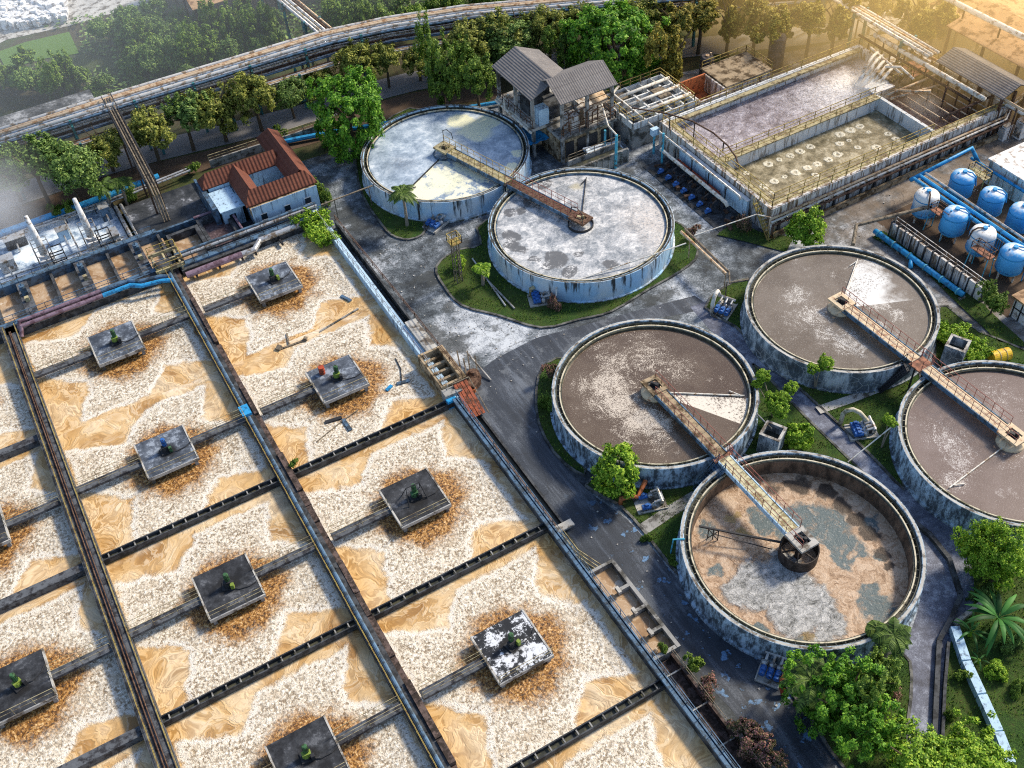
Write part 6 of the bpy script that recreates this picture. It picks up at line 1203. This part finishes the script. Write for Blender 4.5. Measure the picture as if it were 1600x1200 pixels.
# street row, in two colours, with clear trunks
ROW = [(8,262,'streetd',6.0),(52,262,'streetd',6.4),(100,262,'streetd',6.2),(160,222,'street',5.2),(232,204,'street',5.6),(287,184,'streetd',5.8),(338,166,'street',6.2),(396,152,'street',6.0),(452,150,'streetd',4.0),(492,126,'street',4.2),(552,100,'street',5.2),(602,96,'street',4.6),(652,84,'street',4.8)]
for k, (px, py, key, w) in enumerate(ROW): plant('street_tree', f'round-crowned street tree, {ORD[k]} from the left in the row below the pipe rack', 'tree', key, px, py, w, w*.78, w*.78, 'trees along the street')
ROW2 = [(728,66,'street'),(770,56,'street'),(815,54,'street'),(858,48,'street'),(910,38,'street'),(950,28,'street'),(1000,26,'street'),(1050,28,'gold'),(1095,30,'gold'),(1140,32,'gold'),(1182,32,'gold'),(1225,32,'gold'),(1268,34,'gold'),(1308,30,'gold')]
for k, (px, py, key) in enumerate(ROW2): plant('street_tree', f'street tree, {ORD[k]} from the left in the hazy row behind the pump house and pools', 'tree', key, px, py, 5.8+(k%3)*.5, 4.4+(k%2)*.4, 4.8, 'trees in the hazy row')
ROW3 = [(730,82,'street'),(800,66,'streetd'),(1160,10,'gold'),(1240,6,'gold'),(1100,8,'gold'),(1320,6,'gold'),(1365,8,'gold'),(1440,22,'gold'),(1462,40,'gold'),(1428,48,'gold'),(1480,12,'gold'),(1560,-5,'gold'),(1020,10,'street'),(940,12,'street'),(860,20,'streetd')]
for k, (px, py, key) in enumerate(ROW3): plant('background_tree', 'hazy golden tree at the top edge of the plant' if key == 'gold' else 'olive tree in the strip behind the street row', 'tree', key, px, py, 6.0+(k*37%20)*.08, 5.2, 4.0, 'hazy golden trees at the back' if key == 'gold' else 'olive trees behind the street row')
bt = thing('bare_tree','bare branched tree in front of the pale building at the top right','tree',at(1386,32)); f = MB(); g = random.Random(4); f.tube([(0,0,0),(.1,0,2)],[.16,.12],8)
for k in range(11): a = k*.57; f.tube([(.1,0,1.2+.1*k),(.1+math.cos(a)*.9,math.sin(a)*.9,3.4+.2*k),(.1+math.cos(a)*1.7,math.sin(a)*1.7,5.0+.2*k)],[.08,.05,.02],5)
f.build('trunk', M['bark_pale'], bt, local=True)
# thicket beyond the rack: bushes one by one over a mass of undergrowth
g = random.Random(12); nb = 0; CL = lambda x, y: (x < 128 and 45 < y < 105) or y < 58-.2*x or (x < 150 and 142 < y < 205) or y > 202-.285*x or (95 < x < 180 and 88 < y < 112)
while nb < 64:
    px, py = g.uniform(-20,655), g.uniform(-5,205)
    if CL(px, py-14) or CL(px, py+8) or (430 < px < 525 and py < 70) or (px > 280 and px < 425 and py < 30) or (px > 520 and py > 42): continue
    nb += 1; w = g.uniform(3.6,6.8); key = g.choice(['bushd','bushd','bush','green','bushd'])
    plant('thicket_bush', {'bushd':'dark green bush in the thicket beyond the pipe rack','bush':'mid green bush in the thicket beyond the pipe rack','green':'taller leafy tree in the thicket beyond the pipe rack'}[key], 'bush', key, px, py, w, w*(.75 if key != 'green' else 1.0), w*.3 if key != 'green' else w*.45, {'bushd':'dark thicket bushes','bush':'mid green thicket bushes','green':'taller thicket trees'}[key], trunk=key == 'green')
for k, (px, py) in enumerate(((655,22),(690,15),(620,25),(585,30),(720,8),(760,5),(550,15),(800,-2))): plant('thicket_bush', 'soft olive bush along the far side of the rack at the top edge', 'bush', 'bush', px, py, 5.2, 3.6, 1.6, 'olive bushes beyond the rack', trunk=False)
for k, (px, py) in enumerate(((92,330),(108,326),(300,262),(205,302),(440,210))): plant('shrub', f'low green shrub, {ORD[k]} along the verge behind the inlet works', 'shrub', 'bush', px, py, 2.0, 1.5, .8, 'verge shrubs', trunk=False)
ug = MB(); 
for _ in range(16000):
    px, py = g.uniform(-60,700), g.uniform(-30,215)
    if CL(px, py) or (470 < px < 520 and py < 60 and px-470 > (60-py)*.9-40 and False): continue
    p = at(px, py); z = g.uniform(.0,.9); a = g.uniform(0,2*PI); s = g.uniform(.18,.42); dx, dy = math.cos(a)*s, math.sin(a)*s
    ug.add([(p[0]-dx,p[1]-dy,z),(p[0]+dy*.6,p[1]-dx*.6,z+g.uniform(-.1,.25)),(p[0]+dx,p[1]+dy,z+g.uniform(-.1,.3)),(p[0]-dy*.6,p[1]+dx*.6,z)], [(0,1,2,3)])
tag(ug.build('undergrowth', M['leaf_dark']), 'tangle of low green undergrowth beyond the pipe rack', 'undergrowth', None, 'stuff')
# ---------------------------------------------------------------- small plant items
def skid(label, px, py, rot, motors=3, neck=None, nm='white_pipe', neckpts=None):
    p = at(px, py); t = thing('pump_skid', label, 'pump skid', p, rot); f = MB().box(-1.3,1.3,-.9,.9,.02,.16); f.box(-1.3,1.3,-.9,-.8,.161,.3).box(-1.3,1.3,.8,.9,.161,.3); f.build('base_frame', M['concrete_pale'], t, local=True)
    for k in range(motors):
        y = -.55+k*1.1/max(1,motors-1); MB().tube([(-.9,y,.55),(-.15,y,.55)], .24, 12).bc(-.5,y,.75,.3,.25,.16).build('motor', M['blue_motor'], t, local=True); MB().tube([(-.15,y,.55),(.05,y,.55),(.2,y,.5)], [.1,.26,.30], 12).tube([(.2,y,.5),(.2,y,1.0),(.7,y,1.1)], .11, 8).build('casing', M['steel'], t, local=True)
    MB().tube([(.75,-.8,1.1),(.75,.8,1.1)], .14, 8).bc(.9,0,.2,.3,.8,.7).build('manifold', M['steel'], t, local=True)
    if neckpts: MB().tube(neckpts, .20, 12).build('gooseneck', M[nm], t, True, local=True)
def arch(dx, h, y=0.0): return [(-dx,y,.1),(-dx,y,h*.6),(-dx*.75,y,h*.88),(-dx*.3,y,h),(dx*.2,y,h*.95),(dx*.6,y,h*.7),(dx*.9,y,h*.45)]
skid('blue pump set at the foot of the far foam tank', 682, 352, .4, 3)
skid('pump set with two blue motors on the lawn below the silvery tank', 846, 470, -.35, 3, neckpts=[(-.9,.7,.2),(-.9,.9,1.0),(-.5,.9,1.2)], nm='yellow_dull')
skid('pump set with a white gooseneck between the silvery and white flecked tanks', 1131, 486, .5, 3, neckpts=arch(.9,2.2,.9))
skid('pump set under the big cream gooseneck on the right lawn', 1346, 676, -.4, 4, neckpts=[(-1.5,1.2,.1),(-1.5,1.2,1.4),(-1.3,1.1,1.9),(-.8,1.0,2.1),(-.2,.8,1.8),(.3,.5,1.2),(.6,.3,.9)], nm='cream')
skid('pump set with an orange bent pipe below the brown tank', 1016, 788, -.3, 2, neckpts=[(-2.4,.6,.1),(-2.4,.6,.8),(-1.4,.55,.9),(-.9,.6,.6),(-.4,1.0,1.3),(0,1.4,1.5)], nm='orange')
skid('blue-lit pump set beside the red pipe under the drained tank', 1205, 1048, .6, 3)
p = thing('bent_pipe', 'bright red bent pipe standing beside the road at the large tree', 'pipe', at(1222,1062)); MB().tube([at3(1234,1046,1.2), at3(1222,1062,1.1), at3(1222,1072,.8), at3(1224,1086,.2)], .2, 12).build('pipe', M['red'], p, True)
def conbox(label, px, py, rot, h=2.3):
    p = at(px, py, h); t = thing('concrete_box', label, 'chamber', p, rot); f = MB()
    for a in (-1,1): f.box(-.9,.9,a*.8-.1,a*.8+.1,0,h).box(a*.8-.1,a*.8+.1,-.7,.7,0,h)
    f.build('wall', M['cw_dark'], t, local=True); MB().box(-.7,.7,-.7,.7,.1,h*.6).build('bed', M['launder'], t, local=True); f = MB()
    for a in (-1,1): f.box(-.92,.92,a*.8-.12,a*.8+.12,h+.004,h+.09).box(a*.8-.12,a*.8+.12,-.68,.68,h+.004,h+.09)
    f.build('coping', M['concrete_pale'], t, local=True)
conbox('open square concrete chamber on the lawn between the left tanks', 1208, 674, .5); conbox('open square concrete chamber on the bank behind the mauve-brown tank', 1497, 537, .45)
p = at(1562,557,.5); t = thing('yellow_drum', 'yellow drum lying on the bank with an orange end', 'drum', p, -.25); MB().tube([(-.9,0,.62),(.9,0,.62)], .6, 20).build('shell', M['drum_yellow'], t, False, local=True); MB().tube([(.9,0,.62),(1.02,0,.62)], [.56,.35], 20).build('end_cap', M['orange'], t, local=True); MB().tube([(-.3,0,.62),(-.24,0,.62)], .63, 20).tube([(.35,0,.62),(.41,0,.62)], .63, 20).build('hoop', M['yellow_dull'], t, local=True)
p = at(717,440); t = thing('lattice_post', 'tall lattice post with a yellow railed top between the foam tanks', 'post', p); f = MB()
for a in (-.3,.3):
    for b in (-.3,.3): f.bar((a,b,0),(a,b,5.2),.08,.08)
for k in range(7):
    z = k*.75; f.bar((-.3,-.3,z),(.3,-.3,z+.75),.05,.05).bar((.3,.3,z),(-.3,.3,z+.75),.05,.05).bar((-.3,.3,z),(-.3,-.3,z+.75),.05,.05).bar((.3,-.3,z),(.3,.3,z+.75),.05,.05)
f.build('lattice', M['wood'], t, local=True); MB().box(-.55,.55,-.55,.55,5.2,5.28).rail([(-.55,-.55,5.28),(.55,-.55,5.28),(.55,.55,5.28),(-.55,.55,5.28),(-.55,-.55,5.28)], .8, .6, .06).build('platform', M['yellow'], t, local=True)
for k, (a, b, lab, mt) in enumerate((((738,404),(790,478),'longer fallen grey pipe on the lawn','steel'),((760,436),(804,482),'shorter fallen grey pipe on the lawn','concrete'))):
    p = thing('fallen_pipe', lab, 'pipe', at(*a)); MB().tube([at3(*a,.25), at3(*b,.25)], .10, 8).build('pipe', M[mt], p)
def conduit(label, pts, r, m, legs=()):
    p = thing('pipe_run', label, 'pipe', at(pts[0][0],pts[0][1],pts[0][2])); MB().tube([at3(*q) for q in pts], r, 8).build('pipe', M[m], p)
    if legs:
        f = MB()
        for x, y, z in legs: q = at(x, y, z); f.bar((q[0],q[1],0),(q[0],q[1],z),.09,.09)
        f.build('leg', M[m], p)
conduit('long thin white pipe sloping over the front of the silvery tank', [(869,462,1.4),(869,449,1.9),(1020,398,2.9),(1072,380,3.2)], .07, 'white_pipe', [(893,444,1.9)])
conduit('thin white pipe from the silvery tank to the pool block corner', [(1085,368,2.6),(1182,335,3.4),(1205,340,3.4)], .06, 'white_pipe')
conduit('brown elevated pipe pair from the silvery tank to the road corner', [(1064,362,2.4),(1134,428,2.4)], .16, 'lag_orange', [(1078,376,2.4),(1134,428,2.4)])
conduit('grey pipe beside the brown elevated pair', [(1070,358,2.4),(1139,425,2.4),(1140,442,2.2),(1170,437,2.3)], .12, 'wood', [(1136,440,2.2)])
conduit('brown pipe bridge from the blue vessels to the white flecked tank', [(1455,322,2.6),(1338,352,2.6),(1333,382,2.4)], .2, 'wood', [(1338,352,2.6),(1400,336,2.6)])
conduit('thin pipe over the lawn to the mauve-brown tank', [(1325,722,.9),(1394,666,2.8)], .06, 'white_pipe')
conduit('cyan bent pipe on the left rim of the drained tank', [(1070,842,2.7),(1052,843,2.6),(1048,864,.3)], .07, 'cyan')
conduit('dark thin beam over the yard left of the far foam tank', [(502,320,2.6),(582,290,2.6)], .09, 'wood', [(522,312,2.6),(576,293,2.6)])
conduit('thin pipe between the brown tank and its chamber', [(1182,646,2.2),(1206,670,2.2)], .07, 'concrete')
conduit('blue low pipe on the verge behind the far foam tank', [(440,222,.5),(520,206,.5),(610,192,.5)], .3, 'bluepipe'); conduit('blue pipe at the pump house foot', [(700,172,.5),(790,158,.5)], .22, 'bluepipe')
w = thing('roadside_wall', 'low grey wall between the verge and the plant yard left of the round tree', 'wall', at(400,240)); a, b = at(330,262), at(505,205); MB().bar((a[0],a[1],.5),(b[0],b[1],.5),.25,1.0).build('wall', M['concrete'], w); MB().rail([(a[0],a[1],1.0),(b[0],b[1],1.0)],.7,2.2,.06).build('handrail', M['yellow_dull'], w)
# drains and retaining walls at the lower right
def wall_run(name, label, cat, pts, w, h, m, z0=-.1, gap=0.0, n=1):
    t = thing(name, label, cat, at(*pts[0])); P = [Vector(at(*q)+(0,)) for q in pts]; f = MB()
    for a, b in zip(P[:-1], P[1:]):
        L = (b-a).length; k = max(1, round(L/3.0)) if gap else 1
        for i in range(k): f.bar(a.lerp(b,(i+gap*.02)/k)+Vector((0,0,(h+z0)/2)), a.lerp(b,(i+1-gap*.02)/k)+Vector((0,0,(h+z0)/2)), w*(1+.12*((i*7)%3-1) if gap else 1), h-z0)
    f.build('wall', m, t); return t
wall_run('drain_kerb', 'dark curving drain kerb along the outer side of the lane', 'kerb', [(1404,800),(1452,838),(1482,876),(1500,932),(1488,962),(1466,1004),(1462,1080),(1456,1210)], .35, .4, M['concrete_dark'])
wall_run('drain_kerb', 'second dark kerb parallel to the drain at the bottom right', 'kerb', [(1480,1008),(1474,1080),(1468,1210)], .22, .5, M['concrete_dark'])
wall_run('retaining_wall', 'broken pale blue-white retaining wall slanting down the lower right corner', 'wall', [(1488,986),(1506,1040),(1530,1092),(1556,1150),(1575,1200)], .75, .8, M['wall_blue'], gap=1.0)  # bluish sky light on this wall is put into its colour
wall_run('garden_wall', 'thin grey wall going up from the retaining wall to the banana plant', 'wall', [(1490,978),(1535,944)], .3, .6, M['concrete'])
# patches of litter and stones on bare ground and road: stuff
f = MB(); g = random.Random(77)
for _ in range(420):
    px, py = g.choice([(g.gauss(1060,150),g.gauss(880,150)),(g.gauss(760,60),g.gauss(530,40)),(g.gauss(1500,60),g.gauss(320,60)),(g.gauss(640,60),g.gauss(420,60))])
    q = at(px, py)
    if q[0] < 27.4 or math.hypot(q[0]-CD[0],q[1]-CD[1]) < 9.4 or math.hypot(q[0]-CE[0],q[1]-CE[1]) < 9.6: continue
    s = g.uniform(.04,.16); f.bc(q[0],q[1],.01,s,s*g.uniform(.4,1),s*.4,g.uniform(0,3))
tag(f.build('litter', M['concrete_pale']), 'scattered stones and litter on the yard and road', 'litter', None, 'stuff')

# ---------------------------------------------------------------- haze, steam
def vol(name, label, c, r, dens, color, em, kind):
    f = MB().lathe([(.001,-1)]+[(math.cos(a),math.sin(a)) for a in np.linspace(-PI/2+.12,PI/2-.12,14)]+[(.001,1)],0,0,32); m = bpy.data.materials.new(name); m.use_nodes = True; nt = m.node_tree; nt.nodes.clear()
    s = nt.nodes.new('ShaderNodeVolumePrincipled'); s.inputs['Color'].default_value = color+(1,); s.inputs['Density'].default_value = dens; s.inputs['Anisotropy'].default_value = .3; s.inputs['Emission Strength'].default_value = em; s.inputs['Emission Color'].default_value = color+(1,)
    if kind == 'soft':
        N.nt = nt; kind = 'stuff'; p_ = obc(); rr_ = vop('LENGTH', p_); put(s.inputs['Density'], sst(rr_+(noise(p_, 1.7, 3, .6)-.5)*1.3, .85, .15)*dens)
    o_ = nt.nodes.new('ShaderNodeOutputMaterial'); nt.links.new(s.outputs[0], o_.inputs['Volume']); o = f.build(name, m, None, True, local=True); o.location = c; o.scale = r; o['label'] = label; o['kind'] = kind; return o
HAZE = True
if HAZE:
    vol('haze', 'golden haze with added glow over the far right of the plant', (140,103,6), (60,53,30), .0085, (1.0,.70,.28), .0195, 'stuff')  # emission supplies the golden sun glow inside this haze
    for k, (px, py, z, r, d) in enumerate(((-5,345,3,(5,5,4.5),.10),(8,315,5,(5,5,4.5),.07),(-10,285,7,(6,5,5.5),.06))):
        p = at(px, py, z); vol('steam', ['white steam rising at the left edge above the foam pool','upper steam puff at the left edge','fading steam drifting up at the left edge'][k], (p[0],p[1],z), r, d*.9, (.95,.96,1.0), .006, 'soft')  # slight emission replaces sunlight scattered within the steam
    vol('haze', 'thin pale haze over the thicket at the upper left', (5,158,4), (75,42,22), .0036, (.82,.90,1.0), .0026, 'stuff')  # faint emission brightens this haze and lifts the dark tones behind it
    vol('mist', 'white spray mist over the falling water in the far pool', (89.2,77.8,2.6), (3.2,3.6,1.6), .75, (1,1,1), 0, 'soft'); vol('mist', 'thin mist over the small right-hand pool', (92,71.5,2.4), (3.6,3.6,1.6), .25, (1,.97,.92), 0, 'soft')

# ---------------------------------------------------------------- light, sky, camera
SUN_AZ, SUN_EL = math.radians(6), math.radians(40)     # azimuth from +X toward +Y
w = bpy.data.worlds.new('World'); scene.world = w; w.use_nodes = True; nt = w.node_tree; nt.nodes.clear()
sky = nt.nodes.new('ShaderNodeTexSky'); sky.sky_type = 'NISHITA'; sky.sun_disc = False; sky.sun_elevation = SUN_EL; sky.sun_rotation = PI/2-SUN_AZ; sky.altitude = 50; sky.air_density = 1.0; sky.dust_density = 1.2
bg = nt.nodes.new('ShaderNodeBackground'); bg.inputs[1].default_value = .19; wo = nt.nodes.new('ShaderNodeOutputWorld'); nt.links.new(sky.outputs[0], bg.inputs[0]); nt.links.new(bg.outputs[0], wo.inputs[0])
L = bpy.data.lights.new('sun', 'SUN'); L.energy = 5.0; L.angle = math.radians(9.0); L.color = (1.0,.88,.70); lo = bpy.data.objects.new('sun', L); link(lo)
d = Vector((math.cos(SUN_AZ)*math.cos(SUN_EL), math.sin(SUN_AZ)*math.cos(SUN_EL), math.sin(SUN_EL))); lo.rotation_euler = d.to_track_quat('Z','Y').to_euler(); lo.location = (60,60,80)
cam = bpy.data.cameras.new('camera'); co = bpy.data.objects.new('camera', cam); link(co); scene.camera = co
cam.sensor_width = 36; cam.lens = FPX/1600*36; cam.clip_end = 2000; cam.clip_start = .5
c, s = math.cos(ROLL), math.sin(ROLL); f0 = Vector((0,math.cos(PITCH),-math.sin(PITCH))); u0 = Vector((0,math.sin(PITCH),math.cos(PITCH))); r0 = Vector((1,0,0))
R_, U_ = r0*c+u0*s, -r0*s+u0*c; Rz = Matrix.Rotation(-HEAD, 3, 'Z'); R_, U_, F_ = Rz@R_, Rz@U_, Rz@f0
mw = Matrix((( R_.x,U_.x,-F_.x,0),(R_.y,U_.y,-F_.y,0),(R_.z,U_.z,-F_.z,HCAM),(0,0,0,1))); co.matrix_world = mw
scene.view_settings.view_transform = 'Standard'; scene.view_settings.look = 'None'; scene.view_settings.exposure = 0
scene.render.engine = 'CYCLES'; scene.cycles.max_bounces = 6; scene.cycles.diffuse_bounces = 3; scene.cycles.glossy_bounces = 2; scene.cycles.transmission_bounces = 3; scene.cycles.volume_bounces = 1; scene.cycles.volume_step_rate = 2.0; scene.cycles.volume_max_steps = 64; scene.cycles.caustics_reflective = False; scene.cycles.caustics_refractive = False
scene.cycles.use_denoising = False; scene.cycles.pixel_filter_type = 'BLACKMAN_HARRIS'; scene.cycles.filter_width = 1.1
try: scene.cycles.denoiser = 'OPENIMAGEDENOISE'
except Exception: pass
